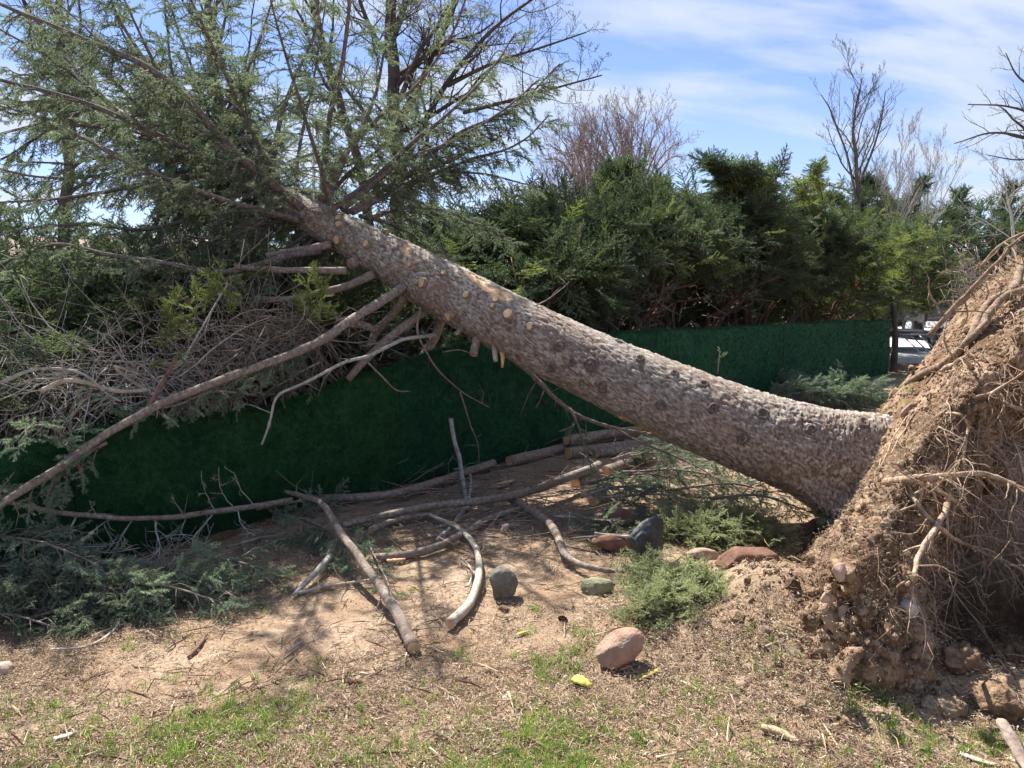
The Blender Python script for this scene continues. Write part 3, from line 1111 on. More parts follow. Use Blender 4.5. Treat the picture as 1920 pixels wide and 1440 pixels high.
# ------------------------------------------------------------------ branches with shoots and needles
def branch(parent, pts, r0, r1, name='branch', mat=None, fol=0.25, dens=1.0, slen=0.42, spray=SPR, size=0.17, gap=0.085, droop=0.25, sides=9, cut=None, dead=0.0, n=22, fan=0.55, side_twigs=True, label=None, deadlen=0.28, wig=0.012, kinds=None):
    """pts in world space. fol: fraction of the length where needles begin (1 = bare)"""
    C_ = catmull(pts, n)
    C_ = C_ + np.stack([vnoise(C_ * 5, 1), vnoise(C_ * 5, 2), vnoise(C_ * 5, 3)], 1) * wig * np.linspace(0.2, 1, n)[:, None]
    T = Tubes()
    rad = np.linspace(r0, r1, n) * (1 + 0.10 * vnoise(C_ * 9, 5))
    T.add(C_, rad, sides)
    seg = np.linalg.norm(np.diff(C_, axis=0), axis=1)
    L = seg.sum()
    s = np.concatenate([[0], np.cumsum(seg)])
    shoots = []
    step = 0.075 / max(dens, 0.01)
    x = 0.05
    sd = 1
    while x < L and side_twigs:
        f = x / L
        c = np.array([np.interp(x, s, C_[:, q]) for q in range(3)])
        i = min(n - 2, int(np.searchsorted(s, x)) - 1 if x > 0 else 0)
        t = unit(C_[i + 1] - C_[i])
        up = np.array([0, 0, 1.0])
        side = np.cross(t, up)
        if np.linalg.norm(side) < 0.3:
            side = rvec()
        side = unit(side)
        rr = np.interp(x, s, rad)
        if f >= fol:
            sd = -sd
            g = (f - fol) / (1 - fol + 1e-6)
            ln = slen * (1.0 - 0.65 * g) * rng.uniform(0.55, 1.15)
            d = unit(t * rng.uniform(0.45, 0.9) + side * sd * fan * rng.uniform(0.8, 1.5) + up * (rng.normal() * 0.28 - droop) + rng.normal(size=3) * 0.12)
            p1 = c + d * ln
            mid = c + d * ln * 0.5 + up * 0.02
            T.add([c, mid, p1], (min(0.006, rr * 0.6), 0.0015), 3)
            shoots.append((c, d, ln))
        elif dead and rng.random() < dead:
            d = unit(t * 0.4 + rvec() * 0.9 - up * 0.25)
            ln = deadlen * rng.uniform(0.2, 1.0)
            mid = c + d * ln * 0.5 + rvec() * ln * 0.12
            T.add([c, mid, c + d * ln + rvec() * ln * 0.2], (0.004, 0.0012), 4)
            if rng.random() < 0.5:
                T.add([mid, mid + unit(d + rvec() * 0.8) * ln * 0.5], (0.0022, 0.001), 3)
        x += step * rng.uniform(0.6, 1.4)
    o = link(name, T.mesh(name, mat or M['limb'], min(0.0025, r0 * 0.1), 55), parent, label)
    if cut:
        if 0 in cut:
            face_disc(o, C_[0] - unit(C_[1] - C_[0]) * 0.004, -(C_[1] - C_[0]), rad[0] * 0.95)
        if 1 in cut:
            face_disc(o, C_[-1] + unit(C_[-1] - C_[-2]) * 0.004, C_[-1] - C_[-2], rad[-1] * 0.95)
    if fol < 1 and shoots:
        shoots.append((C_[-3], unit(C_[-1] - C_[-3]), np.linalg.norm(C_[-1] - C_[-3])))
        q, e, z = sprays_on(shoots, gap, size)
        f_ = scatter('foliage', q, e, z, spray[0], spray[1], o)
    return o


def FF(*pts):
    """points given relative to the fence sheet: (px, py, distance in front of it)"""
    return [fence_hit(a, b, c) for a, b, c in pts]


def PP(*pts):
    return [P(*p) for p in pts]


# big limbs measured in the photograph: (px, py, depth)
BR = [
    (PP((568, 392, 6.50), (500, 335, 6.3), (430, 275, 6.1), (320, 155, 5.9), (200, 90, 5.8), (65, 35, 5.7), (-60, -20, 5.6)), .050, .012),
    (PP((520, 366, 6.75), (440, 315, 6.7), (370, 290, 6.6), (230, 220, 6.4), (120, 180, 6.3), (0, 150, 6.2), (-90, 120, 6.1)), .045, .012),
    (PP((505, 345, 6.9), (485, 270, 7.0), (460, 215, 7.1), (440, 170, 7.1), (410, 90, 7.2), (380, -40, 7.3)), .040, .012),
    (PP((552, 375, 6.7), (558, 300, 7.0), (575, 210, 7.2), (592, 130, 7.4), (610, 0, 7.6)), .024, .008),
    (PP((600, 388, 6.6), (606, 330, 6.5), (618, 220, 6.4), (643, 110, 6.3), (655, 0, 6.2), (650, -70, 6.2)), .036, .012),
    (PP((508, 330, 7.0), (522, 240, 7.1), (545, 165, 7.2), (590, 60, 7.3), (600, -50, 7.3)), .034, .010),
    (PP((625, 392, 6.55), (700, 335, 6.8), (780, 262, 7.0), (850, 205, 7.2), (930, 120, 7.4), (965, 60, 7.5)), .034, .008),
    (PP((600, 380, 6.7), (660, 320, 6.9), (720, 270, 7.1), (745, 225, 7.3), (780, 150, 7.4)), .026, .008),
    (PP((640, 395, 6.6), (700, 345, 6.7), (760, 300, 6.8), (850, 265, 6.9), (930, 215, 7.0), (1010, 150, 7.2)), .034, .008),
    (PP((660, 400, 6.6), (740, 360, 6.8), (810, 325, 7.0), (900, 325, 7.1), (1010, 352, 7.2)), .028, .008),
    (PP((675, 405, 6.7), (730, 420, 7.0), (790, 450, 7.2), (850, 480, 7.4)), .024, .008),
    (PP((565, 415, 6.45), (500, 395, 6.2), (430, 378, 6.0), (330, 340, 5.8), (230, 300, 5.6), (120, 240, 5.5)), .036, .010),
    (PP((548, 410, 6.5), (470, 395, 6.5), (400, 372, 6.5), (300, 330, 6.5), (200, 280, 6.4), (60, 215, 6.4)), .034, .010),
    (PP((480, 350, 6.9), (420, 280, 7.0), (330, 200, 7.0), (240, 60, 7.0), (190, -40, 7.0)), .036, .010),
    (PP((420, 318, 7.1), (360, 240, 7.3), (320, 120, 7.5), (310, 0, 7.6)), .030, .010),
    (PP((400, 310, 7.2), (420, 220, 7.5), (470, 120, 7.7), (510, 0, 7.9)), .028, .010),
    (PP((600, 470, 6.3), (540, 480, 6.1), (470, 500, 5.9), (400, 510, 5.7), (300, 492, 5.5), (200, 475, 5.4), (100, 458, 5.3), (0, 500, 5.2)), .036, .012),
    (PP((655, 398, 6.6), (760, 330, 6.9), (860, 250, 7.1), (960, 205, 7.2), (1050, 120, 7.3)), .028, .008),
    (PP((650, 398, 6.6), (770, 345, 6.9), (880, 300, 7.1), (970, 270, 7.2), (1030, 215, 7.3)), .026, .008),
    (PP((610, 390, 6.6), (650, 290, 6.9), (700, 190, 7.1), (720, 90, 7.2), (740, -30, 7.3)), .030, .008),
    (PP((600, 385, 6.6), (640, 300, 6.4), (700, 230, 6.3), (790, 150, 6.2), (850, 60, 6.1), (880, -20, 6.0)), .028, .008),
    (PP((440, 330, 7.0), (350, 330, 6.8), (240, 350, 6.6), (120, 370, 6.4), (0, 380, 6.3)), .034, .010),
    (PP((470, 345, 6.9), (380, 400, 6.6), (270, 430, 6.4), (160, 420, 6.3), (30, 430, 6.2)), .030, .010),
    (PP((420, 320, 7.1), (300, 300, 7.3), (180, 330, 7.4), (60, 330, 7.5), (-60, 300, 7.6)), .030, .010),
    (PP((330, 272, 7.5), (230, 170, 7.3), (140, 70, 7.1), (60, -30, 7.0)), .026, .008),
    (PP((260, 235, 7.8), (150, 235, 7.5), (60, 215, 7.3), (-40, 190, 7.2)), .024, .007),
    (PP((220, 210, 8.0), (110, 120, 7.8), (10, 60, 7.7), (-60, 20, 7.6)), .022, .007),
    (PP((350, 285, 7.4), (300, 170, 7.5), (230, 60, 7.6), (200, -40, 7.6)), .024, .007),
    (PP((480, 345, 6.9), (420, 260, 7.3), (400, 150, 7.6), (420, 40, 7.8), (440, -40, 7.9)), .024, .007),
    (PP((520, 400, 6.6), (440, 440, 6.3), (350, 450, 6.2), (270, 470, 6.1)), .026, .008),
    (PP((690, 410, 6.7), (760, 390, 7.1), (830, 395, 7.4), (900, 420, 7.7), (960, 450, 7.8)), .024, .007),
]
for i, (pts, r0, r1) in enumerate(BR):
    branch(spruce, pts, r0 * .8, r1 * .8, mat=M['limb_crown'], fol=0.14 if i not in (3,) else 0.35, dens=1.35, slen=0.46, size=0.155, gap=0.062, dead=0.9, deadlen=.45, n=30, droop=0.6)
# further limbs radiating from the hidden upper stem
tdir = unit(AXC[560] - AXC[400])
for i in range(54):
    k = int(rng.uniform(380, 615))
    c = AXC[k]
    u_ = unit(np.cross(tdir, [0, 0, 1]))
    w_ = np.cross(u_, tdir)
    ph = rng.uniform(-0.5, math.pi + 1.1)
    rad = u_ * math.cos(ph) + w_ * math.sin(ph) * -1
    if rad[2] < 0 and rng.random() < 0.3:
        rad[2] *= -1
    if rad[1] < -0.75:
        rad[1] *= -0.4
    ln = rng.uniform(1.3, 2.3) * (1.15 - 0.4 * (k - 395) / 220)
    d = unit(rad + tdir * rng.uniform(0.25, 0.6))
    p = [c, c + d * ln * 0.35 + [0, 0, -0.03], c + d * ln * 0.7 + [0, 0, -0.04], c + d * ln + [0, 0, 0.03]]
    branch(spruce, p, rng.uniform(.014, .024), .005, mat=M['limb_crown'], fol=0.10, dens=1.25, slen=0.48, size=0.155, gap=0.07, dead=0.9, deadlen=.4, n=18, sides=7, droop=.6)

# limbs below the trunk: long lit limb to lower left, sawn limbs, dead grey ones
branch(spruce, FF((760, 536, .02), (700, 575, .10), (650, 605, .12), (590, 645, .14), (420, 712, .14), (270, 772, .16), (100, 882, .20), (0, 945, .24), (-80, 990, .28)), .038, .017, fol=0.97, dead=0.35, n=44, sides=12, deadlen=0.22, label='long bare limb running down to the lower left in front of the turf')
branch(spruce, FF((802, 578, .05), (750, 618, .02), (700, 660, 0), (652, 712, -.04)), .036, .028, fol=1, dead=0.25, sides=12, n=16)
branch(spruce, FF((830, 592, .0), (815, 632, -.04), (785, 684, -.06)), .040, .034, fol=1, dead=0.2, sides=12, n=12)
branch(spruce, PP((700, 514, 6.1), (660, 533, 6.0), (620, 545, 5.95), (540, 562, 5.8), (470, 560, 5.7)), .036, .022, fol=0.7, dead=0.2, sides=12)
branch(spruce, PP((650, 508, 5.95), (600, 508, 5.9), (520, 506, 5.85), (440, 498, 5.8)), .030, .022, fol=0.75, sides=12, cut=(0,))
branch(spruce, PP((708, 620, 5.95), (670, 606, 5.9), (630, 600, 5.85)), .030, .026, fol=1, sides=12, cut=(0,), n=8, side_twigs=False)
branch(spruce, PP((765, 545, 6.15), (740, 585, 6.2), (710, 620, 6.2), (690, 650, 6.2)), .036, .026, fol=1, dead=0.2, sides=10)
branch(spruce, PP((620, 458, 6.3), (560, 470, 6.2), (500, 480, 6.1)), .034, .024, fol=1, dead=0.2, sides=10)
branch(spruce, PP((895, 632, 5.75), (890, 650, 5.72), (887, 664, 5.70)), .034, .034, name='branch_stub', fol=1, sides=12, n=6, side_twigs=False, cut=(1,))
branch(spruce, PP((925, 640, 5.7), (927, 662, 5.66), (928, 676, 5.64)), .020, .018, name='branch_stub', mat=M['limb_grey'], fol=1, n=6, side_twigs=False, cut=(1,))
branch(spruce, PP((938, 648, 5.7), (942, 668, 5.66), (940, 690, 5.65)), .024, .010, name='branch_stub', mat=M['cut'], fol=1, n=6, side_twigs=False, label='splintered orange branch stub under the trunk')
branch(spruce, PP((868, 612, 5.8), (860, 620, 5.75), (853, 626, 5.72)), .024, .016, name='branch_stub', fol=1, n=6, side_twigs=False)
branch(spruce, FF((815, 628, .12), (760, 636, .16), (730, 648, .18), (690, 668, .2), (640, 682, .2), (560, 722, .2), (520, 745, .2), (506, 790, .2), (490, 832, .18)), .016, .007, mat=M['limb_grey'], fol=1, dead=0.35, n=30, deadlen=0.3, label='dead silvery limb drooping over the turf fence')
branch(spruce, FF((790, 570, .1), (782, 620, .14), (800, 660, .16), (830, 702, .18), (870, 738, .2), (920, 765, .2)), .010, .004, mat=M['limb'], fol=1, dead=0.2, n=20)
branch(spruce, FF((862, 734, .19), (880, 790, .2), (895, 830, .2), (897, 868, .2)), .007, .004, fol=1, dead=0.2, n=14)
branch(spruce, FF((690, 680, .16), (715, 705, .18), (742, 730, .18), (770, 733, .2)), .008, .004, fol=1, dead=0.2, n=12)
branch(spruce, PP((830, 660, 5.8), (860, 655, 5.75), (880, 660, 5.7)), .005, .003, fol=1, n=8)
branch(spruce, PP((950, 665, 6.05), (1000, 705, 6.05), (1040, 745, 6.0), (1085, 780, 5.95), (1150, 802, 5.9), (1240, 820, 5.8), (1290, 845, 5.7)), .022, .008, mat=M['limb'], fol=0.7, dead=0.8, n=26, deadlen=0.3, spray=SPB, slen=0.25, size=0.12)
branch(spruce, PP((1068, 765, 5.9), (1085, 800, 5.85), (1100, 850, 5.8), (1122, 905, 5.7), (1160, 918, 5.6), (1210, 905, 5.5)), .010, .004, fol=0.0, dens=1.3, slen=0.13, size=0.10, gap=0.04, spray=SPB, droop=0.2, fan=0.9)
branch(spruce, PP((1150, 800, 5.9), (1200, 830, 5.8), (1280, 862, 5.7), (1360, 905, 5.5)), .010, .004, fol=0.3, dens=0.8, slen=0.3, size=0.12, gap=0.08, spray=SPB)
branch(spruce, PP((1000, 575, 5.65), (1030, 560, 5.65), (1062, 535, 5.65), (1068, 528, 5.65)), .005, .002, fol=1, dead=0.9, n=8, deadlen=0.15)
# small live sprigs growing out of the stem
for a, b, d, e, f in ((1345, 700, 5.1, 1350, 664), (1480, 862, 4.75, 1474, 872), (1085, 462, 5.9, 1090, 425)):
    branch(spruce, PP((a, b, d), ((a + e) / 2, (b + f) / 2 - 3, d), (e, f, d)), .004, .002, name='sprig', fol=0.0, dens=2.6, slen=0.05, size=0.055, gap=0.03, droop=-0.3, n=6)

# ------------------------------------------------------------------ root plate
def loft(slices):
    """slices: list of (depth, [(px,py)...]) all with the same number of points -> closed mesh"""
    V, F = [], []
    k = len(slices[0][1])
    for d, pr in slices:
        V += [P(a, b, d + 0.0) for a, b in pr]
    for s in range(len(slices) - 1):
        for i in range(k):
            F.append([s * k + i, s * k + (i + 1) % k, (s + 1) * k + (i + 1) % k, (s + 1) * k + i])
    F.append([i for i in range(k)][::-1])
    F.append([(len(slices) - 1) * k + i for i in range(k)])
    return V, F


def remesh(V, F, voxel):
    me = bpy.data.meshes.new('tmp')
    me.from_pydata([tuple(map(float, v)) for v in V], [], F)
    o = bpy.data.objects.new('tmp', me)
    col.objects.link(o)
    md = o.modifiers.new('r', 'REMESH')
    md.mode = 'VOXEL'
    md.voxel_size = voxel
    dg = bpy.context.evaluated_depsgraph_get()
    ev = o.evaluated_get(dg)
    m2 = ev.to_mesh()
    n = len(m2.vertices)
    co = np.empty(n * 3, np.float32)
    m2.vertices.foreach_get('co', co)
    no = np.empty(n * 3, np.float32)
    m2.vertices.foreach_get('normal', no)
    lt = np.empty(len(m2.polygons), np.int32)
    m2.polygons.foreach_get('loop_total', lt)
    vi = np.empty(len(m2.loops), np.int32)
    m2.loops.foreach_get('vertex_index', vi)
    ev.to_mesh_clear()
    bpy.data.objects.remove(o)
    f4 = vi.reshape(-1, 4) if (lt == 4).all() else None
    return co.reshape(-1, 3).astype(float), no.reshape(-1, 3).astype(float), f4


def ico_pts(c, r, seed, sub=2, sx=(1, 1, 1)):
    import bmesh
    bm = bmesh.new()
    bmesh.ops.create_icosphere(bm, subdivisions=sub, radius=1)
    V = np.array([v.co[:] for v in bm.verts])
    F = [[v.index for v in f.verts] for f in bm.faces]
    bm.free()
    V = V * (1 + 0.3 * fbm(V * 1.3 + seed * 7.7, 2, 3)[:, None])
    return np.asarray(c) + V * np.array(sx) * r, F


SL = [
    (2.80, [(1560, 1330), (1575, 1260), (1600, 1225), (1640, 1195), (1670, 1195), (1696, 1240), (1700, 1310), (1680, 1380), (1620, 1400), (1570, 1390)]),
    (3.0, [(1470, 1350), (1500, 1220), (1545, 1130), (1600, 1060), (1650, 1030), (1690, 1080), (1704, 1190), (1706, 1330), (1600, 1450), (1480, 1440)]),
    (3.5, [(1400, 1280), (1455, 1150), (1530, 1050), (1640, 930), (1705, 860), (1745, 900), (1735, 1060), (1712, 1240), (1600, 1400), (1420, 1380)]),
    (4.1, [(1420, 1190), (1490, 1085), (1560, 1005), (1672, 860), (1820, 665), (1925, 620), (1900, 820), (1800, 960), (1700, 1180), (1460, 1280)]),
    (4.7, [(1450, 1120), (1520, 1045), (1590, 950), (1668, 800), (1835, 590), (2040, 490), (2060, 700), (1900, 900), (1760, 1080), (1490, 1180)]),
    (5.3, [(1480, 1065), (1550, 1008), (1598, 905), (1634, 782), (1765, 628), (1900, 478), (2060, 560), (1930, 860), (1800, 980), (1510, 1090)]),
    (5.9, [(1560, 1000), (1600, 950), (1640, 880), (1690, 800), (1785, 665), (1870, 570), (1960, 640), (1900, 830), (1820, 930), (1600, 1010)]),
]
V, F = loft(SL)
V = [tuple(v) for v in V]
g = np.random.default_rng(11)
for i in range(70):
    s = g.integers(1, len(SL) - 1)
    d, pr = SL[s]
    a = g.integers(0, 9)
    w = g.uniform(0, 1)
    px = pr[a][0] * (1 - w) + pr[(a + 1) % 10][0] * w
    py = pr[a][1] * (1 - w) + pr[(a + 1) % 10][1] * w
    dd = d + g.uniform(-0.25, 0.25)
    rr = g.uniform(0.04, 0.10)
    lawn_side = a in (0, 1, 2, 3, 4)
    if lawn_side:
        rr *= 0.45
    Vi, Fi = ico_pts(P(px, py, dd), rr, i)
    b0 = len(V)
    V += [tuple(v) for v in Vi]
    F += [[x + b0 for x in f] for f in Fi]
co, no, f4 = remesh(V, F, 0.0165)
# clods, cracks and crumbs
d1 = fbm(co * 2.2, 3, 200) * 0.075
f1, f2, idv = cells(co * 6.5 + fbm(co * 4, 2, 215)[:, None] * 0.5, 210)
f1s, f2s, ids = cells(co * 21, 220)
f1t, f2t, idt = cells(co * 42, 230)
crk = (1 - sstep(0.02, 0.09, f2 - f1)) * (idv > 0.25)
d2 = (0.5 - f1) * 0.05 * idv - crk * 0.05 + (0.5 - f1s) * 0.05 * ids + (0.5 - f1t) * 0.030 * idt + fbm(co * 34, 3, 240) * 0.011 + fbm(co * 9, 3, 250) * 0.022
lawn = sstep(.25, .8, no @ unit([-.83, .05, .56])) * sstep(3.5, 4.0, co[:, 1])
dv_ = co - CAMP
fw_ = dv_[:, 1] * cp - dv_[:, 2] * sp_
sx_ = 960 + FPX * dv_[:, 0] / fw_
sy_ = 720 - FPX * (dv_[:, 1] * sp_ + dv_[:, 2] * cp) / fw_


def seg_dist(poly):
    best = np.full(len(sx_), 1e9)
    for (x0, y0), (x1, y1) in zip(poly[:-1], poly[1:]):
        t_ = np.clip(((sx_ - x0) * (x1 - x0) + (sy_ - y0) * (y1 - y0)) / ((x1 - x0) ** 2 + (y1 - y0) ** 2), 0, 1)
        best = np.minimum(best, np.hypot(sx_ - x0 - t_ * (x1 - x0), sy_ - y0 - t_ * (y1 - y0)))
    return best


split = np.zeros(len(co))
wv_ = fbm(co * 9, 3, 260) * 12
for poly, wd in [([(1478, 1250), (1505, 1205), (1545, 1165)], 11), ([(1510, 1300), (1535, 1255), (1575, 1212)], 13), ([(1572, 1085), (1585, 1130), (1570, 1160)], 12), ([(1420, 1120), (1450, 1085), (1500, 1060)], 9), ([(1590, 1010), (1560, 1060), (1540, 1090)], 12), ([(1640, 900), (1600, 960), (1570, 1010)], 9), ([(1700, 800), (1660, 870), (1640, 910)], 9), ([(1660, 1030), (1672, 1090), (1690, 1120)], 12)]:
    split = np.maximum(split, (1 - sstep(wd * .4, wd * 1.2, seg_dist(poly) + wv_)) * (co[:, 1] < 4.6))
d1 = d1 * (1 - .6 * lawn)
co2 = co + no * (d1 + d2 * (1 - .72 * lawn) - split * .065)[:, None]
m_plate = mat_noise('root_plate_soil', [(0.28, (0.085, 0.05, 0.03)), (0.5, (0.26, 0.175, 0.115)), (0.72, (0.47, 0.355, 0.25))], 16, 0.95, 0.9, 90, detail=9, big=(3.0, (0.105, 0.058, 0.034), 0.8), spec=0.1)
plate_me = mesh_np('root_plate', co2, [f4], True, (m_plate,))
link('root_plate', plate_me, spruce, 'thick slab of torn-up soil and turf standing on edge at the foot of the trunk')
plate_bvh = bvhtree.BVHTree.FromPolygons([tuple(x) for x in co2], [tuple(x) for x in f4])

# ---- stones stuck in the root plate
m_stone_grey = mat_noise('grey_fieldstone', [(0.3, (0.085, 0.078, 0.066)), (0.55, (0.17, 0.155, 0.13)), (0.75, (0.29, 0.26, 0.215))], 16, 0.85, 0.6, 70)
m_stone_dark = mat_noise('blue_black_stone', [(0.3, (0.016, 0.021, 0.022)), (0.6, (0.038, 0.046, 0.047)), (0.80, (0.13, 0.14, 0.13))], 14, 0.6, 0.8, 50, spec=0.5)
m_stone_tan = mat_noise('pinkish_tan_boulder', [(0.3, (0.20, 0.12, 0.085)), (0.5, (0.30, 0.225, 0.175)), (0.72, (0.42, 0.37, 0.315))], 9, 0.85, 0.8, 90, big=(5, (0.38, 0.15, 0.085), 0.6))
m_stone_red = mat_noise('red_sandstone', [(0.3, (0.10, 0.05, 0.033)), (0.7, (0.24, 0.13, 0.09))], 9, 0.9, 0.6, 60)
m_stone_pale = mat_noise('pale_concrete_lump', [(0.3, (0.28, 0.26, 0.23)), (0.7, (0.55, 0.52, 0.47))], 14, 0.9, 0.6, 80)
m_stone_green = mat_noise('lichen_green_stone', [(0.3, (0.14, 0.14, 0.08)), (0.7, (0.30, 0.29, 0.19))], 14, 0.9, 0.5, 70)
m_brick = mat_noise('pinkish_paver', [(0.3, (0.33, 0.22, 0.17)), (0.7, (0.46, 0.34, 0.27))], 12, 0.9, 0.4, 80)


def rock_mesh(name, c, r, seed, mat, sx=(1, 1, 1), rot=(0, 0, 0), facets=7, amp=0.05, sub=4, cutd=(0.62, 0.9)):
    """a rounded boulder cut by random planes"""
    import bmesh
    bm = bmesh.new()
    bmesh.ops.create_icosphere(bm, subdivisions=sub, radius=1)
    V = np.array([v.co[:] for v in bm.verts])
    F = np.array([[v.index for v in f.verts] for f in bm.faces])
    bm.free()
    g = np.random.default_rng(seed)
    for i in range(facets):
        n = unit(g.normal(size=3))
        d = g.uniform(*cutd)
        ex = V @ n - d
        V = V - np.where(ex > 0, ex * 0.88, 0)[:, None] * n
    V = V * (1 + fbm(V * 1.1 + seed, 2, seed)[:, None] * 0.10 + fbm(V * 5 + seed, 4, seed + 3)[:, None] * amp)
    V = V * np.array(sx) * r
    Rm = np.array(Matrix.Rotation(rot[2], 3, 'Z') @ Matrix.Rotation(rot[1], 3, 'Y') @ Matrix.Rotation(rot[0], 3, 'X'))
    V = V @ Rm.T + np.asarray(c)
    return mesh_np(name, V, [F], True, (mat,))


def gz(x, y):
    return float(ground_z(np.array([x]), np.array([y]))[0])


def on_ground(px, py):
    p = G(px, py)
    for _ in range(4):
        p = G(px, py, gz(p[0], p[1]))
    return p


def plate_point(px, py, off=0.0):
    r = ray(px, py)
    loc, nor, i, d = plate_bvh.ray_cast(Vector(CAMP), Vector(r))
    if loc is None:
        return None
    p = np.array(loc)
    return p - unit(r) * off


for px, py, r, mt, sx, rot, nm in [(1580, 1150, .045, m_brick, (1, .5, 1.3), (0.1, .2, 0.3), 'stone'), (1548, 1120, .032, m_brick, (.8, .6, 1.3), (0, .3, 0), 'stone'), (1578, 1073, .05, m_brick, (1, .6, .9), (0, -.5, 0), 'stone'), (1703, 1140, .085, m_stone_pale, (1, .7, .8), (0, .2, .4), 'stone'), (1712, 762, .10, m_brick, (1.25, .4, .42), (0, -.7, .2), 'stone'), (1655, 985, .035, m_stone_grey, (1, .6, .7), (0, .2, 0), 'stone'), (1548, 1243, .03, m_brick, (1, .6, .7), (0, .2, 0), 'stone'), (1632, 1015, .03, m_stone_grey, (1, .6, .7), (0, .2, 0), 'stone')]:
    p = plate_point(px, py)
    if p is None:
        continue
    link(nm, rock_mesh('stone', p, r * .85, int(px), mt, sx, rot, sub=3, facets=9, amp=.03, cutd=(.35, .65)), spruce)


# ---- roots
def root(pts, r0, r1, n=18, side=3, mat=None, wig=0.018, lab=None, fine=1.0):
    C_ = catmull(pts, n)
    sc = np.linspace(0.1, 1, n)[:, None]
    C_ = C_ + np.stack([fbm(C_ * 7, 2, 301), fbm(C_ * 7, 2, 302), fbm(C_ * 7, 2, 303)], 1) * wig * sc
    T = Tubes()
    rad = np.linspace(r0, r1, n) * (1 + 0.16 * vnoise(C_ * 16, 305))
    T.add(C_, rad, 8)
    for i in range(side):
        k = int(rng.uniform(2, n - 1))
        d = unit(unit(C_[k] - C_[k - 1]) * 0.6 + rvec() + np.array([0, 0, -0.55]))
        ln = rng.uniform(0.08, 0.34) * fine
        m = [C_[k]]
        for q in range(4):
            d = unit(d + rvec() * 0.45 + np.array([0, 0, -0.15]))
            m.append(m[-1] + d * ln / 4)
        T.add(catmull(m, 8), (max(.0018, min(rad[k] * 0.5, .008)), 0.001), 5)
        for w in range(2):
            kk = rng.integers(1, 4)
            d2 = unit(rvec() + [0, 0, -0.4])
            T.add([m[kk], m[kk] + d2 * ln * .2, m[kk] + unit(d2 + rvec() * .5) * ln * 0.4], (0.0016, 0.0008), 3)
    return link('root', T.mesh('root', mat or M['root'], min(r0 * 0.15, 0.003), 60), spruce, lab)


def along_plate(pts, offs, fallback=3.7):
    out = []
    offs = [o_ * 1.7 for o_ in (offs if not np.isscalar(offs) else [offs])]
    last = fallback
    for i, (px, py) in enumerate(pts):
        o = offs if np.isscalar(offs) else offs[min(i, len(offs) - 1)]
        p = plate_point(px, py)
        if p is not None and p[1] < 7:
            last = p[1]
            out.append(p - unit(ray(px, py)) * o)
        else:
            out.append(P(px, py, last - o))
    # smooth the depth so that a root does not jump from lump to lump
    out = np.array(out)
    dep = out[:, 1].copy()
    for _ in range(2):
        dep[1:-1] = (dep[:-2] + 2 * dep[1:-1] + dep[2:]) / 4
    dep = np.minimum(dep, out[:, 1])
    return [P(px, py, d) for (px, py), d in zip(pts, dep)]


root(along_plate([(1660, 905), (1700, 900), (1754, 893), (1838, 892), (1880, 906), (1925, 925)], (.0, .04, .10, .22, .3)), .019, .009, 26, 9)
root(along_plate([(1700, 912), (1738, 967), (1788, 1008), (1824, 1030), (1855, 1044), (1935, 1074)], (.0, .10, .18, .25, .3)), .011, .008, 26, 8)
root(along_plate([(1777, 925), (1771, 960), (1743, 1005), (1721, 1055), (1699, 1100)], (.05, .14, .2, .2, .15)), .015, .008, 20, 10)
root(along_plate([(1763, 775), (1799, 778), (1818, 803), (1812, 830), (1807, 855), (1804, 890)], (.0, .10, .14, .14, .12)), .007, .007, 22, 4)
root(along_plate([(1788, 805), (1802, 830), (1807, 862), (1806, 895)], (.0, .08, .1, .1)), .008, .006, 16, 3)
root(along_plate([(1738, 908), (1782, 936), (1810, 955), (1827, 985), (1835, 1030), (1843, 1080)], (.0, .10, .14, .18, .2)), .010, .006, 22, 9)
root(along_plate([(1843, 722), (1874, 747), (1899, 764), (1930, 775)], (.0, .06, .1, .14)), .012, .009, 14, 4)
root(along_plate([(1820, 747), (1855, 736), (1890, 717), (1930, 690)], (.0, .06, .1, .14)), .008, .006, 14, 3)
root(along_plate([(1638, 986), (1676, 1000), (1713, 997), (1738, 967)], (.0, .06, .1, .12)), .005, .003, 14, 4)
root(along_plate([(1700, 720), (1737, 698), (1777, 677), (1804, 654), (1829, 627), (1852, 592), (1885, 562), (1930, 540)], (.0, .03, .05, .06, .08, .12, .2)), .024, .020, 30, 6, mat=M['root_dark'])
root(along_plate([(1795, 665), (1818, 635), (1831, 604), (1852, 573), (1881, 554), (1904, 533), (1925, 490)], (.0, .08, .12, .15, .18, .2)), .017, .028, 26, 7, mat=M['root_dark'])
root(along_plate([(1740, 632), (1790, 575), (1818, 548), (1852, 512), (1877, 481), (1893, 460), (1935, 430)], (.0, .02, .05, .08, .1, .1)), .013, .008, 24, 10, mat=M['root_dark'])
root(along_plate([(1758, 698), (1789, 683), (1815, 663)], (.0, .03, .04)), .018, .014, 12, 2)
root(along_plate([(1840, 500), (1862, 470), (1885, 452), (1930, 425)], (.02, .05, .05, .08)), .008, .004, 14, 6)
root(along_plate([(1700, 780), (1660, 850), (1640, 905)], (.0, .03, .03)), .004, .003, 12, 3)
root(along_plate([(1735, 745), (1700, 800), (1668, 850), (1650, 880)], (.0, .03, .03)), .005, .003, 12, 3)
root(along_plate([(1850, 820), (1880, 850), (1900, 900), (1890, 960), (1905, 1010)], (.02, .1, .15, .2, .2)), .007, .004, 16, 8)
root(along_plate([(1742, 1030), (1760, 1075), (1800, 1120), (1832, 1165)], (.02, .08, .15, .2)), .004, .0025, 14, 4)
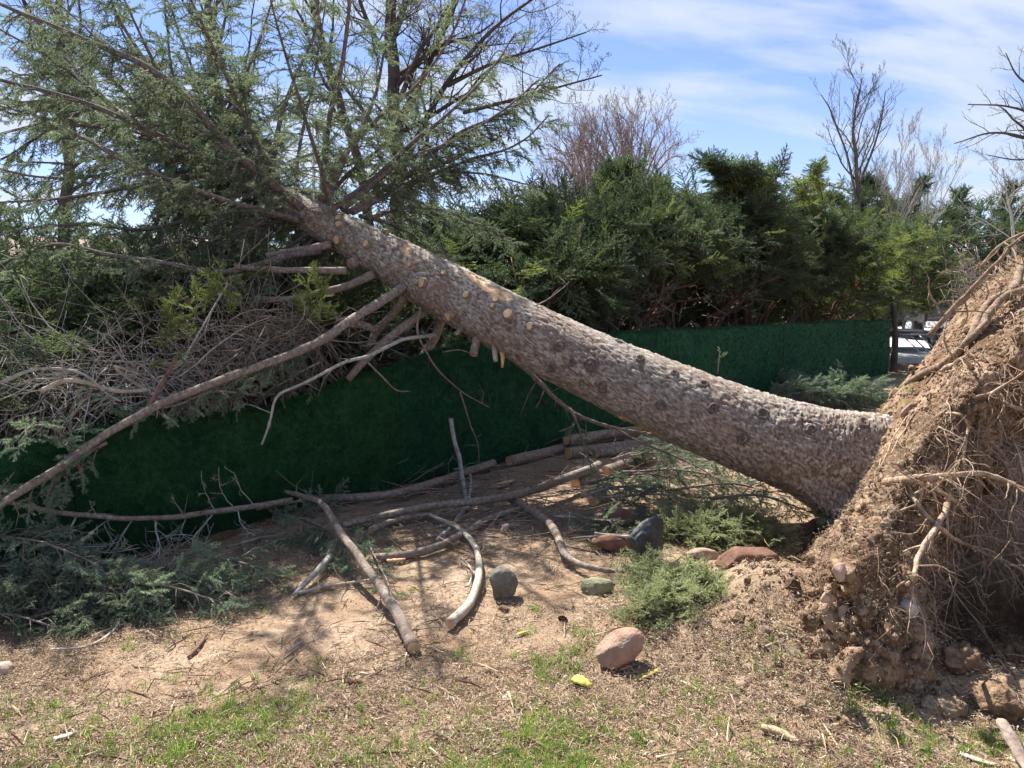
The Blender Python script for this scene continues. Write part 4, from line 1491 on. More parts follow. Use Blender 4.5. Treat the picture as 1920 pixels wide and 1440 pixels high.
# sheaf of pale roots at the right edge
for i in range(16):
    a = rng.uniform(-14, 14)
    root([P(1835 + a, 850 + a * .3, 4.2), P(1872 + a, 838 + a, 4.1), P(1905 + a, 845 + 2 * a, 4.0), P(1925 + a, 880 + 2 * a, 3.95), P(1930 + a, 930 + a * 2, 3.95)], .0055, .002, 14, 4, mat=M['limb_pale'])
# many thinner roots coming out of the torn side
cnt = 0
g = np.random.default_rng(31)
while cnt < 170:
    px, py = g.uniform(1690, 1990), g.uniform(480, 1130)
    if (px - 1690) < (1000 - py) * 0.36 - 10 and py < 1000:
        continue
    if py > 1000 and px < 1720:
        continue
    p = plate_point(px, py)
    cnt += 1
    if p is None:
        continue
    d = unit(unit(CAMP - p) * g.uniform(0.3, 1.0) + np.array([g.uniform(-0.5, 0.9), g.uniform(-.3, .3), g.uniform(-0.5, 0.6)]))
    ln = g.uniform(0.15, 0.65)
    m = [p + unit(ray(px, py)) * 0.03]
    for q in range(5):
        d = unit(d + rvec() * 0.42 + np.array([0, 0, -0.20]))
        m.append(m[-1] + d * ln / 5)
    root(m, g.uniform(.0025, .009), .0014, 14, 5)
# root hair: too fine to pick apart
T = Tubes()
for i in range(2600):
    px, py = g.uniform(1640, 1990), g.uniform(500, 1180)
    if (px - 1640) < (1000 - py) * 0.52 and py < 1000:
        continue
    p = plate_point(px, py)
    if p is None:
        continue
    d = unit(unit(CAMP - p) * 0.5 + rvec() + [0, 0, -0.4])
    ln = g.uniform(0.03, 0.17)
    q1 = p + d * ln * .5
    q2 = q1 + unit(d + rvec() * 0.6 + [0, 0, -0.4]) * ln * .5
    T.add([p - d * .01, q1, q2], (g.uniform(.001, .0022), .0007), 3)
link('root_hair', T.mesh('root_hair', M['root']), spruce, kind='stuff')

# ------------------------------------------------------------------ juniper hedge
def fol_cloud(cands, size, jit=0.5):
    Pn = np.array([c[0] for c in cands])
    X = np.array([unit(c[1] + rng.normal(size=3) * jit * 0.5) for c in cands])
    Z = np.array([unit(np.array([0, 0, 1.0]) + rng.normal(size=3) * 0.4) for _ in cands])
    return Pn, frames_to_euler(X, Z), size * rng.uniform(0.65, 1.25, len(cands))


def juniper(x, y, h, w, depth, n, label, sp=JUN, size=0.30, skirt=1.3, group=None, seed=0, plumes=(), lean=(0, 0), limb=None, dead=120, mix=None, name='juniper'):
    g = np.random.default_rng(900 + seed)
    z0 = gz(x, y)
    t = thing(name, label, 'juniper', (x, y, z0), group)
    TB = Tubes()
    ends = []
    for i in range(11):
        a = i * 2 * math.pi / 11 + g.uniform(-.3, .3)
        rx, ry = math.cos(a) * w, math.sin(a) * depth
        hh = h * g.uniform(0.62, 0.95)
        p = [np.array([x, y, z0]) + [rx * .05, ry * .05, 0], np.array([x + rx * .25, y + ry * .25, z0 + hh * g.uniform(.25, .45)]), np.array([x + rx * g.uniform(.45, .65), y + ry * .55, z0 + hh * g.uniform(.5, .75)]), np.array([x + rx * .9 + lean[0], y + ry * .9 + lean[1], z0 + hh * g.uniform(.8, 1.0)])]
        c = catmull(p, 12) + g.normal(size=(12, 3)) * 0.03
        TB.add(c, (0.055 * h / 3, 0.012), 7)
        ends.append(c)
        for k in range(3):
            q = c[g.integers(4, 11)]
            d = unit(np.array([rx, ry, 0]) * .4 + g.normal(size=3) * .6 + [0, 0, .3])
            TB.add([q, q + d * .25 + g.normal(size=3) * .04, q + d * .6], (.018, .006), 5)
    for px_, py_, dd_, l_ in plumes:
        e = P(px_, py_, dd_)
        s_ = ends[g.integers(0, 11)][7]
        c = catmull([s_, (s_ + e) / 2 + [0, 0, 0.1], e], 10)
        TB.add(c, (.03, .006), 6)
    link('limb_tangle', TB.mesh('limb_tangle', limb or M['limb_red'], .004, 20), t)
    TD = Tubes()
    for i in range(dead):
        a = g.uniform(0, 2 * math.pi)
        rr = g.uniform(.3, .95)
        p = np.array([x + math.cos(a) * w * rr, y + math.sin(a) * depth * rr, z0 + h * g.uniform(.15, .7)])
        d = unit(g.normal(size=3) + np.array([math.cos(a), math.sin(a), 0.1]))
        ln = g.uniform(.2, .6)
        m = p + d * ln * .5
        TD.add([p, m, m + unit(d + g.normal(size=3) * .5) * ln * .5], (.007, .002), 4)
        for k in range(2):
            e = unit(d + g.normal(size=3) * .7)
            TD.add([m, m + e * ln * .2, m + unit(e + g.normal(size=3) * .5) * ln * .45], (.003, .0015), 3)
    link('dead_twigs', TD.mesh('dead_twigs', M['twig']), t, kind='stuff')
    # foliage in clumps over the crown
    C_ = []
    nclump = int(34 * w * h / 2.4)
    cl = []
    for i in range(nclump):
        a = g.uniform(0, 2 * math.pi)
        el = g.uniform(-0.45, 1.0)
        ce = (max(0, 1 - min(1, max(el, 0)) ** 3)) ** (1 / 2.6)
        rad = g.uniform(.72, 1.02)
        p = np.array([x + lean[0] * el + math.cos(a) * w * ce * rad, y + lean[1] * el + math.sin(a) * depth * ce * rad, z0 + skirt + (h - skirt) * (el * .92 + .06) * rad])
        if p[2] < z0 + skirt * g.uniform(.45, .9) and not (math.cos(a) * fnor[0] + math.sin(a) * fnor[1] < -.15 and p[2] > z0 + .3):
            continue
        cl.append((p, unit([math.cos(a) * ce - .25, math.sin(a) * ce, .12 + el * .28]), g.uniform(.20, .42)))
    for i in range(int(26 * w)):
        a = math.atan2(-fnor[1], -fnor[0]) + g.uniform(-1.2, 1.2)
        p = np.array([x + math.cos(a) * w * g.uniform(.5, .9), y + math.sin(a) * depth * g.uniform(.5, .9), z0 + g.uniform(.25, skirt + .3)])
        cl.append((p, unit([math.cos(a), math.sin(a), .2]), g.uniform(.25, .4)))
    if not cl:
        cl = [(np.array([x, y, z0 + h * .8]), np.array([0, 0, 1.0]), .3)]
    per = max(4, n // len(cl))
    for p, d, rr in cl:
        for k in range(per):
            q = p + g.normal(size=3) * rr * np.array([.6, .6, .45]) + d * g.uniform(-.25, .2)
            dd = unit(d * .6 + g.normal(size=3) * .6 + (q - p) * 1.5)
            C_.append((q, dd))
    for px_, py_, dd_, l_ in plumes:
        e = P(px_, py_, dd_)
        s_ = np.array([x, y, z0 + h * .75])
        dv = unit(e - s_)
        L = np.linalg.norm(e - s_)
        for k in range(int(70 * l_)):
            f = g.uniform(0.25, 1.0)
            q = s_ + (e - s_) * f + [0, 0, .12 * math.sin(f * math.pi)] + g.normal(size=3) * (.17 * (1.15 - f))
            C_.append((q, unit(dv + g.normal(size=3) * .4)))
    q, e, s_ = fol_cloud(C_, size)
    if mix:
        k = rng.random(len(q)) < mix[1]
        scatter('foliage', q[k], e[k], s_[k], mix[0][0], mix[0][1], t)
        q, e, s_ = q[~k], e[~k], s_[~k]
    scatter('foliage', q, e, s_, sp[0], sp[1], t)
    return t


def hedge_at(px, off):
    p = fence_hit(px, 640, -off)
    return p[0], p[1]


def top_z(px, py, y):
    return P(px, py, y)[2]


HG = 'junipers along the back of the turf fence'
# px, offset behind fence, y of the top, half width, n, label, options
HEDGE = [
    (-330, 1.1, 560, 1.0, 350, 'green juniper behind the turf fence at the left end of the hedge', {}),
    (-120, 1.3, 545, 0.9, 480, 'juniper behind the turf fence beside the leftmost brush pile', {}),
    (60, 1.5, 525, 0.9, 640, 'green juniper bush behind the brush pile at far left of the fence', {}),
    (190, 1.6, 505, 0.9, 700, 'broken green juniper under the long reddish limb at left', {}),
    (330, 1.6, 500, 0.9, 700, 'juniper bush pressed under the fallen spruce crown, left of the yellow-green sprig', {}),
    (470, 1.6, 520, 0.9, 560, 'juniper bush below the sawn limbs of the fallen spruce', {}),
    (600, 1.6, 545, 0.95, 520, 'dark juniper under the spot where the sawn limbs meet the trunk', {}),
    (760, 1.6, 520, 1.1, 520, 'dark juniper right behind the middle of the trunk', {}),
    (900, 1.7, 455, 1.2, 620, 'juniper behind the trunk with thin dead branch poking out', {}),
    (1010, 1.9, 418, 1.3, 800, 'juniper beneath the bare pinkish trees, left shoulder of the hedge', {}),
    (1130, 2.0, 372, 1.35, 950, 'upright grey-green juniper in front of the rounded bare tree', {'plumes': [(1172, 328, 11.0, 1.6), (1150, 345, 10.9, 1.2)]}),
    (1270, 2.1, 384, 1.45, 1000, 'broad dark juniper with thick reddish limbs showing below', {'plumes': [(1235, 352, 11.6, 1.0)]}),
    (1400, 2.2, 370, 1.5, 1100, 'tallest juniper of the hedge with a wind-swept top arching left', {'plumes': [(1328, 300, 12.2, 2.2), (1360, 312, 12.2, 1.4), (1420, 322, 12.3, 1.3), (1462, 318, 12.3, 1.0), (1395, 318, 12.2, 1.6)]}),
    (1520, 2.2, 396, 1.5, 1000, 'yellow-green juniper near the right end of the hedge', {'mix': (None, .55), 'plumes': [(1530, 318, 13.0, 1.0), (1500, 345, 13.0, 1.2)]}),
    (1625, 2.1, 408, 1.5, 950, 'bright green juniper at the end of the fence over the parked trailer', {'mix': (None, .3), 'plumes': [(1690, 470, 12.8, .8), (1740, 445, 12.8, 1.2), (1720, 500, 12.6, 1.0), (1640, 585, 12.4, .9), (1690, 570, 12.5, .8), (1670, 540, 12.4, .9)]}),
]
for i, (px, off, ty, w, n, lab, opt) in enumerate(HEDGE):
    x, y = hedge_at(px, off)
    h = top_z(px, ty, y)
    if 'mix' in opt:
        opt['mix'] = (JUB, opt['mix'][1] + .2)
    else:
        opt['mix'] = (JUB, 0.10)
    if px < 650:
        x, y = hedge_at(px, off + .35)
    juniper(x, y, h, w * 1.3, 1.05 if px > 650 else .8, int(n * 3.0), lab, seed=i, group=HG, skirt=(2.0 if 960 < px < 1480 else (1.5 if px > 850 else .75)), size=0.26 if px < 850 else 0.32, dead=200 if px < 850 else 150, **opt)

# dark junipers beyond the driveway side, right of the hedge
for i, (px, py, d, w, lab, pl) in enumerate([(1590, 352, 27, 1.2, 'dark juniper with flat shelves rising behind the hedge, left of the thin bare tree', [(1625, 340, 27, 1.2), (1555, 372, 27, 1.0), (1640, 352, 27, 1.0)]), (1670, 385, 27, 1.0, 'leaning dark juniper limb in front of the bare shrubs', [(1732, 342, 26, 1.2), (1660, 372, 26, .8)]), (1770, 382, 33, 3.2, 'wide deep green juniper behind the brown bare shrub', [(1800, 372, 33, 1)]), (1870, 378, 34, 3.2, 'rounded deep green juniper behind the root plate top', [(1900, 355, 34, .8)]), (1990, 392, 33, 3.0, 'deep green juniper at the right edge beyond the roots', [])]):
    c = P(px, 540, d)
    juniper(c[0], c[1], P(px, py, d)[2], w, 1.2 if d < 30 else 2.5, 1300 if d < 30 else 2200, lab, sp=JUF, size=.42 if d < 30 else .6, skirt=1.0, seed=50 + i, plumes=pl, dead=30, mix=(JUN, .15), group='dark junipers beyond the hedge')

# ------------------------------------------------------------------ brush pile of dead juniper twigs on the fence top (left)
fnor3 = np.array([fnor[0], fnor[1], 0.0])


def brush(name, centers, nmain, label, seed, mat, base):
    g = np.random.default_rng(seed)
    T = Tubes()
    t = thing(name, label, 'brush pile', base)
    for (c, sx, sz, dirx) in centers:
        c = np.asarray(c)
        for i in range(nmain):
            p = c + g.normal(size=3) * [sx * .5, .16, sz * .5]
            d = unit([dirx * g.uniform(-.3, 1.2), g.normal() * .5, g.normal() * .45 - .05])
            ln = g.uniform(.25, .95)
            m = [p]
            for q in range(5):
                d = unit(d + g.normal(size=3) * .26 + [0, 0, -.11])
                m.append(m[-1] + d * ln / 5)
            m = np.array(m)
            sf = (m[:, :2] - FA) @ fnor + .06
            m[:, :2] -= np.maximum(sf, 0)[:, None] * fnor * 1.1
            r = g.choice([.0022, .0035, .0065], p=[.6, .30, .10])
            T.add(catmull(m, 8), (r, r * .35), 5)
            for k in range(3):
                j = g.integers(1, 5)
                e = unit(d + g.normal(size=3) * .8)
                l2 = ln * g.uniform(.15, .45)
                e = e - fnor3 * max(0, e @ fnor3) * 1.2
                T.add([m[j], m[j] + e * l2 * .5, m[j] + unit(e + g.normal(size=3) * .3 - fnor3 * .3 + [0, 0, -.2]) * l2], (r * .5, .001), 3)
    o = link('twig_tangle', T.mesh('twig_tangle', mat), t, kind='stuff')
    return t, T


bt, _ = brush('brush_pile', [(fence_hit(70, 705, -.26), .7, .17, -1), (fence_hit(230, 722, -.26), .6, .13, 1), (fence_hit(150, 745, -.2), .7, .12, -1)], 95, 'tangle of grey broken twigs heaped on the left end of the fence', 3, M['limb_grey'], (*P(120, 740, 5.1)[:2], 0))
branch(bt, FF((75, 735, -.12), (120, 715, -.10), (160, 718, -.08), (215, 732, -.08), (290, 728, -.1)), .016, .012, mat=M['limb_pale'], fol=1, dead=.8, n=20)
branch(bt, FF((0, 718, -.1), (70, 692, -.08), (150, 700, -.06), (200, 740, -.04), (225, 752, -.04)), .012, .004, mat=M['limb_grey'], fol=1, dead=.8, n=20)
bt, _ = brush('brush_pile', [(fence_hit(400, 640, -.4), .7, .22, 1), (fence_hit(330, 680, -.35), .6, .17, -1), (fence_hit(470, 625, -.4), .6, .18, 1), (fence_hit(540, 620, -.4), .45, .15, 1), (fence_hit(400, 695, -.25), .45, .16, 1)], 90, 'arching mass of brown-grey dead twigs under the crown, behind the long limb', 5, M['twig'], (*P(400, 640, 5.6)[:2], 0))
branch(bt, FF((330, 735, -.1), (300, 745, -.1), (215, 690, -.12), (260, 700, -.1)), .010, .008, mat=M['limb_pale'], fol=1, dead=.5)
branch(bt, FF((300, 735, -.08), (320, 690, -.1), (345, 670, -.1), (420, 545, -.15), (424, 530, -.15)), .010, .004, mat=M['limb_grey'], fol=.75, dead=.8, spray=JUB, size=.10, slen=.10, gap=.04)
branch(bt, FF((268, 778, .14), (300, 725, .10), (332, 665, .06)), .015, .010, mat=M['limb_red'], fol=.9, spray=JUB, size=.09, slen=.08, gap=.03, label='upright reddish branch crossing the long limb')
T = Tubes()
# trunks of the hedge bushes showing through
for a, b in [((420, 690, 5.9), (560, 590, 6.2)), ((300, 720, 5.6), (420, 700, 5.8)), ((330, 700, 5.7), (450, 640, 5.9))]:
    branch(bt, PP(a, ((a[0] + b[0]) / 2, (a[1] + b[1]) / 2 - 12, (a[2] + b[2]) / 2), b), .022, .016, mat=M['limb'], fol=1, dead=.5, n=14)
# yellow-green sprigs catching the sun
for px, py, d, s, dn in [(418, 532, fence_hit(418, 532, .0)[1], .10, 9), (345, 578, fence_hit(345, 578, .0)[1], .09, 8), (312, 592, fence_hit(312, 592, .0)[1], .08, 5), (330, 655, fence_hit(330, 655, .0)[1], .09, 6), (395, 560, fence_hit(395, 560, .0)[1], .06, 3), (590, 560, 5.6, .13, 10), (620, 590, 5.7, .10, 7), (560, 600, 5.6, .10, 7)]:
    q, e, z = sprays_on([(P(px, py, d) + rng.normal(size=3) * s * .4, unit(rng.normal(size=3) + [0, -.3, .8]), s) for _ in range(dn)], .03, .12)
    o = scatter('juniper_sprig', q, e, z, JUB[0], JUB[1], bt)

# ------------------------------------------------------------------ bare trees
def bare_tree(name, label, base, pts, r0, r1, seed, mat, twig_len=0.5, levels=3, spread=0.7, up=0.35, kids=(9, 6, 5), first=0.3, lenf=0.5, minr=0.003, group=None, curl=0.15, extra=()):
    g = np.random.default_rng(seed)
    t = thing(name, label, 'bare tree', base, group)
    TW, TC = Tubes(), Tubes()

    def grow(C_, ra, rb, level, length):
        (TW if level == 0 else TC).add(C_, (ra, rb), 9 if level == 0 else (5 if level == 1 else 3))
        if level >= levels:
            return
        nk = kids[level]
        for k in range(nk):
            f = first + (1 - first) * (k + g.uniform(0, .9)) / nk if level == 0 else 0.15 + 0.83 * (k + g.uniform(0, .9)) / nk
            f = min(f, .99)
            i = f * (len(C_) - 1)
            a = int(i)
            q = C_[a] + (C_[min(a + 1, len(C_) - 1)] - C_[a]) * (i - a)
            tan = unit(C_[min(a + 1, len(C_) - 1)] - C_[max(a - 1, 0)])
            rad = ra + (rb - ra) * f
            side = unit(np.cross(tan, unit(g.normal(size=3))))
            d = unit(tan * (1 - spread * .6) + side * spread + [0, 0, up * .5])
            ln = length * lenf * (1.15 - 0.6 * f) * g.uniform(.7, 1.25)
            n = 9 if level == 0 else (6 if level == 1 else 4)
            m = [q]
            for s_ in range(n - 1):
                d = unit(d + g.normal(size=3) * curl + [0, 0, up * 0.22])
                m.append(m[-1] + d * ln / (n - 1))
            grow(np.array(m), max(minr, rad * .46), max(minr * .5, rad * .13), level + 1, ln)
    for (pp, a, b, lv) in [(pts, r0, r1, 0)] + list(extra):
        C_ = catmull(pp, 20)
        C_ = C_ + fbm(C_ * 1.3 + seed, 2, seed)[:, None] * a * .5
        L = np.linalg.norm(np.diff(C_, axis=0), axis=1).sum()
        grow(C_, a, b, lv, L)
    link('trunk', TW.mesh('trunk', mat, r0 * .06, 12), t)
    link('crown', TC.mesh('crown', mat), t)
    return t


def pbase(px, d):
    p = P(px, 700, d)
    return np.array([p[0], p[1], 0.0])


# tall bare tree straight behind the fallen crown
b0 = pbase(752, 12)
bare_tree('bare_tree', 'tall dark bare tree behind the fallen crown, its crooked crown reaching right across the sky', b0,
          [b0, P(752, 520, 12), P(748, 380, 12), P(738, 210, 12), P(735, 60, 12), P(728, -120, 12)], .14, .07, 5, M['twig_dark'], levels=4, kids=(14, 12, 9, 5), first=.35, lenf=.42, curl=.20, up=.42, spread=.85,
          extra=[([P(748, 330, 12), P(790, 240, 11.8), P(850, 140, 11.6), P(930, 50, 11.4), P(1010, -10, 11.3)], .055, .018, 1),
                 ([P(742, 250, 12), P(800, 130, 12), P(840, 40, 12), P(880, -60, 12)], .06, .02, 1),
                 ([P(840, 160, 11.6), P(920, 120, 11.4), P(1010, 90, 11.3), P(1100, 60, 11.2)], .035, .010, 1),
                 ([P(870, 210, 11.6), P(950, 190, 11.4), P(1040, 165, 11.3), P(1130, 140, 11.2)], .035, .010, 1),
                 ([P(735, 120, 12), P(690, 40, 12), P(660, -60, 12)], .05, .02, 1)])
b0 = pbase(700, 13)
bare_tree('bare_tree', 'second bare trunk just left of the tall dark bare tree, half hidden by spruce needles', b0, [b0, P(700, 520, 13), P(690, 360, 13), P(640, 200, 13), P(600, 60, 13), P(560, -80, 13)], .10, .05, 6, M['twig_dark'], levels=3, kids=(10, 7, 5), first=.35, lenf=.4, curl=.2)
PKG = 'pinkish bare trees behind the hedge'
for px, top, d, w, lab, sd in [(1185, 195, 22, .075, 'rounded pinkish bare tree standing right of its twin behind the hedge', 11), (1108, 218, 23, .06, 'narrow pinkish bare tree left of the rounded one', 12), (1060, 300, 21, .05, 'low spreading pinkish bare tree near the fallen crown tips', 13)]:
    b0 = pbase(px, d)
    extra = []
    R_ = {11: 112, 12: 92, 13: 80}[sd]
    cy_ = top + R_
    for k in range(11):
        a = R(-82 + 164 * k / 10)
        ex, ey = px + R_ * math.sin(a) * .92, cy_ - R_ * math.cos(a) * .95
        extra.append(([P(px, 500 - 6 * k, d + (k % 3 - 1) * .5), P(px + (ex - px) * .28, cy_ + 50 - 20 * math.cos(a), d + (k % 3 - 1)), P(px + (ex - px) * .65, cy_ + (ey - cy_) * .45, d + (k % 3 - 1)), P(ex, ey, d + (k % 3 - 1) * 1.2)], .05, .010, 1))
    bare_tree('bare_tree', lab, b0, [b0, P(px, 560, d), P(px + 3, 420, d), P(px - 2, 320, d), P(px + 2, top + 45, d)], w * 1.5, .015, sd, M['twig_pinkish'], levels=4, kids=(10, 12, 9, 6), first=.3, lenf=.34, curl=.12, up=.30, spread=.62, minr=.0038, group=PKG, extra=extra)
b0 = pbase(1612, 26)
bare_tree('bare_tree', 'slender bare tree with upswept branches rising alone above the right hedge', b0, [b0, P(1612, 560, 26), P(1610, 420, 26), P(1606, 320, 26), P(1600, 240, 26), P(1618, 145, 26)], .13, .02, 21, M['twig_dark'], levels=4, kids=(13, 9, 7, 4), first=.50, lenf=.34, curl=.10, up=.5, spread=.66, minr=.004,
          extra=[([P(1610, 400, 26), P(1590, 300, 26), P(1560, 215, 26), P(1540, 178, 26)], .05, .012, 1), ([P(1609, 350, 26), P(1640, 270, 26), P(1655, 210, 26), P(1660, 170, 26)], .045, .012, 1)])
for px, top, d, lab, sd in [(1690, 268, 26, 'thin pale bare shrub tree fanning up beside the slender tree', 22), (1745, 290, 27, 'pale bare shrub tree fanning out towards the right edge', 23), (1650, 330, 27, 'low pale bare shrub at the foot of the slender tree', 24)]:
    b0 = pbase(px - 20, d)
    bare_tree('bare_tree', lab, b0, [b0, P(px - 15, 480, d), P(px - 8, 400, d), P(px, top, d)], .05, .012, sd, M['limb_grey'], levels=4, kids=(14, 11, 8, 4), first=.3, lenf=.36, curl=.1, up=.6, spread=.55, minr=.0035,
              extra=[([P(px - 20, 470, d), P(px + 20, 380, d), P(px + 60, 300, d)], .035, .01, 1), ([P(px - 20, 470, d), P(px - 30, 380, d), P(px - 42, 310, d)], .03, .01, 1)])
b0 = pbase(2010, 16)
bare_tree('bare_tree', 'dark bare tree whose crooked branches enter at the upper right edge', b0, [b0, P(2005, 500, 16), P(1995, 350, 16), P(1985, 200, 16), P(1990, 60, 16)], .16, .06, 31, M['twig_dark'], levels=3, kids=(7, 8, 6), first=.3, lenf=.35, curl=.2, up=.3,
          extra=[([P(1995, 300, 16), P(1930, 262, 16), P(1860, 248, 16), P(1790, 268, 16)], .045, .010, 1), ([P(1990, 270, 16), P(1940, 220, 16), P(1890, 200, 16), P(1815, 195, 16)], .04, .010, 1),
                 ([P(1990, 220, 16), P(1940, 170, 16), P(1905, 140, 16), P(1885, 100, 16)], .035, .009, 1), ([P(1995, 330, 16), P(1950, 300, 16), P(1900, 300, 16), P(1850, 290, 16)], .03, .008, 1)])
b0 = pbase(1905, 24)
bare_tree('bare_tree', 'small grey bare tree low at the right edge above the brown shrub', b0, [b0, P(1900, 440, 24), P(1890, 380, 24), P(1880, 315, 24)], .06, .015, 32, M['limb_grey'], levels=3, kids=(12, 8, 5), first=.3, lenf=.4, curl=.18, minr=.007)
b0 = pbase(40, 15)
for px, sd, lab in [(120, 41, 'bare tree behind the left side of the fallen crown'), (400, 42, 'bare tree behind the upper middle of the fallen crown')]:
    b0 = pbase(px, 15)
    bare_tree('bare_tree', lab, b0, [b0, P(px, 450, 15), P(px + 10, 250, 15), P(px - 10, 80, 15), P(px, -60, 15)], .13, .05, sd, M['twig_dark'], levels=3, kids=(12, 8, 5), first=.3, lenf=.4, curl=.2, minr=.005)

for i, (px, py, d, w, lab) in enumerate([(-160, 330, 14, 1.5, 'dark evergreen filling the left edge behind the spruce crown'), (40, 370, 15, 1.4, 'dark evergreen behind the crown beside the pinkish roof'), (215, 395, 14.5, 1.3, 'dark evergreen behind the reddish horizontal limb'), (370, 380, 15, 1.5, 'dark evergreen behind the hidden part of the spruce stem'), (520, 430, 14, 1.2, 'low dark evergreen behind the sawn limbs')]):
    c = P(px, 540, d)
    juniper(c[0], c[1], P(px, py, d)[2], w, 1.0, 900, lab, sp=JUF, size=.40, skirt=.5, seed=80 + i, dead=30, mix=(JUN, .4), group='evergreens behind the left end of the hedge', name='evergreen_shrub')

# leafless brown shrub above the root plate
for px, py, d, w, lab, mt, sd in [(1880, 440, 11, .9, 'leafless brown shrub behind the top of the root plate', M['twig_pinkish'], 61), (1860, 480, 10, .75, 'tangled grey-brown bare shrub left of the root plate top', M['twig'], 62), (1790, 572, 14, .32, 'reddish dead shrub beside the parked pickup', M['limb_red'], 63)]:
    b0 = pbase(px, d)
    t = thing('bare_shrub', lab, 'shrub', b0)
    T = Tubes()
    g = np.random.default_rng(sd)
    hh = P(px, py, d)[2]
    for i in range(60):
        a, e = g.uniform(0, 2 * math.pi), g.uniform(.3, 1)
        tip = b0 + [math.cos(a) * w * e, math.sin(a) * w * e * .7, hh * g.uniform(.55, 1.0)]
        c = catmull([b0 + [math.cos(a) * .05, math.sin(a) * .05, 0], b0 + (tip - b0) * [.35, .35, .55] + g.normal(size=3) * .05, tip], 9)
        c[2:] += g.normal(size=(7, 3)) * .02
        T.add(c, (.012, .003), 5)
        for k in range(11):
            q = c[g.integers(3, 9)]
            dd = unit(g.normal(size=3) + [math.cos(a) * .4, math.sin(a) * .4, .25])
            l = g.uniform(.12, .4)
            m = q + dd * l * .5
            e2 = m + unit(dd + g.normal(size=3) * .6) * l * .5
            T.add([q, m, e2], (.004, .0018), 3)
            T.add([m, m + unit(g.normal(size=3)) * l * .35], (.0025, .0015), 3)
    link('stem_tangle', T.mesh('stem_tangle', mt), t, kind='stuff')

# ------------------------------------------------------------------ houses far behind
m_wall1 = mat_noise('pale_stucco', [(0.3, (0.50, 0.44, 0.39)), (0.7, (0.60, 0.54, 0.48))], 4, 0.9, 0.1)
m_roof1 = mat_noise('pinkish_shingles', [(0.3, (0.17, 0.125, 0.11)), (0.7, (0.27, 0.20, 0.175))], 12, 0.9, 0.4)
m_wall2 = mat_noise('light_grey_siding', [(0.3, (0.52, 0.54, 0.56)), (0.7, (0.66, 0.68, 0.70))], 4, 0.8, 0.1)
m_glass = mat_noise('dark_window_glass', [(0.3, (0.02, 0.03, 0.04)), (0.7, (0.05, 0.06, 0.08))], 2, 0.12, 0, spec=0.8)
m_trim = mat_noise('white_trim', [(0.3, (0.7, 0.7, 0.68)), (0.7, (0.8, 0.8, 0.78))], 4, 0.6, 0.05)


def house(label, x0, x1, y0, y1, hw, hr, mw, mr_, wins):
    t = thing('house', label, 'house', ((x0 + x1) / 2, (y0 + y1) / 2, 0))
    wl_ = link('wall', box_mesh('wall', [(x0, y0, 0, x1, y1, hw)], mw), t)
    o = .45
    ym = (y0 + y1) / 2
    V = [(x0 - o, y0 - o, hw + .01), (x1 + o, y0 - o, hw + .01), (x1 + o, y1 + o, hw + .01), (x0 - o, y1 + o, hw + .01), (x0 - o, ym, hr), (x1 + o, ym, hr),
         (x0 - o, y0 - o, hw + .16), (x1 + o, y0 - o, hw + .16), (x1 + o, y1 + o, hw + .16), (x0 - o, y1 + o, hw + .16)]
    F = [[0, 3, 2, 1], [0, 1, 7, 6], [2, 3, 9, 8], [6, 7, 5, 4], [8, 9, 4, 5]]
    me = mesh_np('roof', V, [F, [[0, 6, 4], [0, 4, 3], [3, 4, 9], [1, 5, 7], [1, 2, 5], [2, 8, 5]]], False, (mr_,))
    link('roof', me, t)
    for wx, wz, ww, wh in wins:
        f = link('window', box_mesh('window', [(wx - ww / 2 - .07, y0 - .05, wz - .07, wx + ww / 2 + .07, y0 - .004, wz + wh + .07)], m_trim), t)
        link('pane', box_mesh('pane', [(wx - ww / 2, y0 - .07, wz, wx - .03, y0 - .052, wz + wh)], m_glass), f)
        link('pane', box_mesh('pane', [(wx + .03, y0 - .07, wz, wx + ww / 2, y0 - .052, wz + wh)], m_glass), f)
    return t


house('house with pinkish shingle roof glimpsed through the needles at far left', -19, -9.5, 24, 32, 2.1, 3.45, m_wall1, m_roof1, [(-15, 1.0, 1.6, 1.1), (-11, 1.0, 1.6, 1.1)])
house('light grey building glimpsed through the bare shrub at the right', 24.6, 33, 40, 48, 2.8, 4.3, m_wall2, m_wall2, [(26.2, 1.1, 1.4, 1.2), (29, 1.1, 1.4, 1.2)])

# ------------------------------------------------------------------ parked pickup and trailer on the driveway
m_paint = mat_noise('black_car_paint', [(0.3, (0.012, 0.013, 0.016)), (0.7, (0.022, 0.023, 0.028))], 3, 0.25, 0, spec=0.6)
m_red = mat_noise('red_lamp_lens', [(0.3, (0.45, 0.015, 0.015)), (0.7, (0.6, 0.03, 0.02))], 8, 0.2, 0, spec=0.6)
m_chrome = _metal('chrome_bumper', (0.75, 0.75, 0.76), 0.22)
m_tyre = mat_noise('tyre_rubber', [(0.3, (0.012, 0.012, 0.012)), (0.7, (0.03, 0.03, 0.03))], 30, 0.9, 0.2)
m_steel = mat_noise('grey_painted_steel', [(0.3, (0.30, 0.31, 0.33)), (0.7, (0.48, 0.50, 0.52))], 12, 0.5, 0.1)
m_dsteel = mat_noise('black_painted_steel', [(0.3, (0.015, 0.015, 0.017)), (0.7, (0.035, 0.035, 0.038))], 12, 0.5, 0.1)


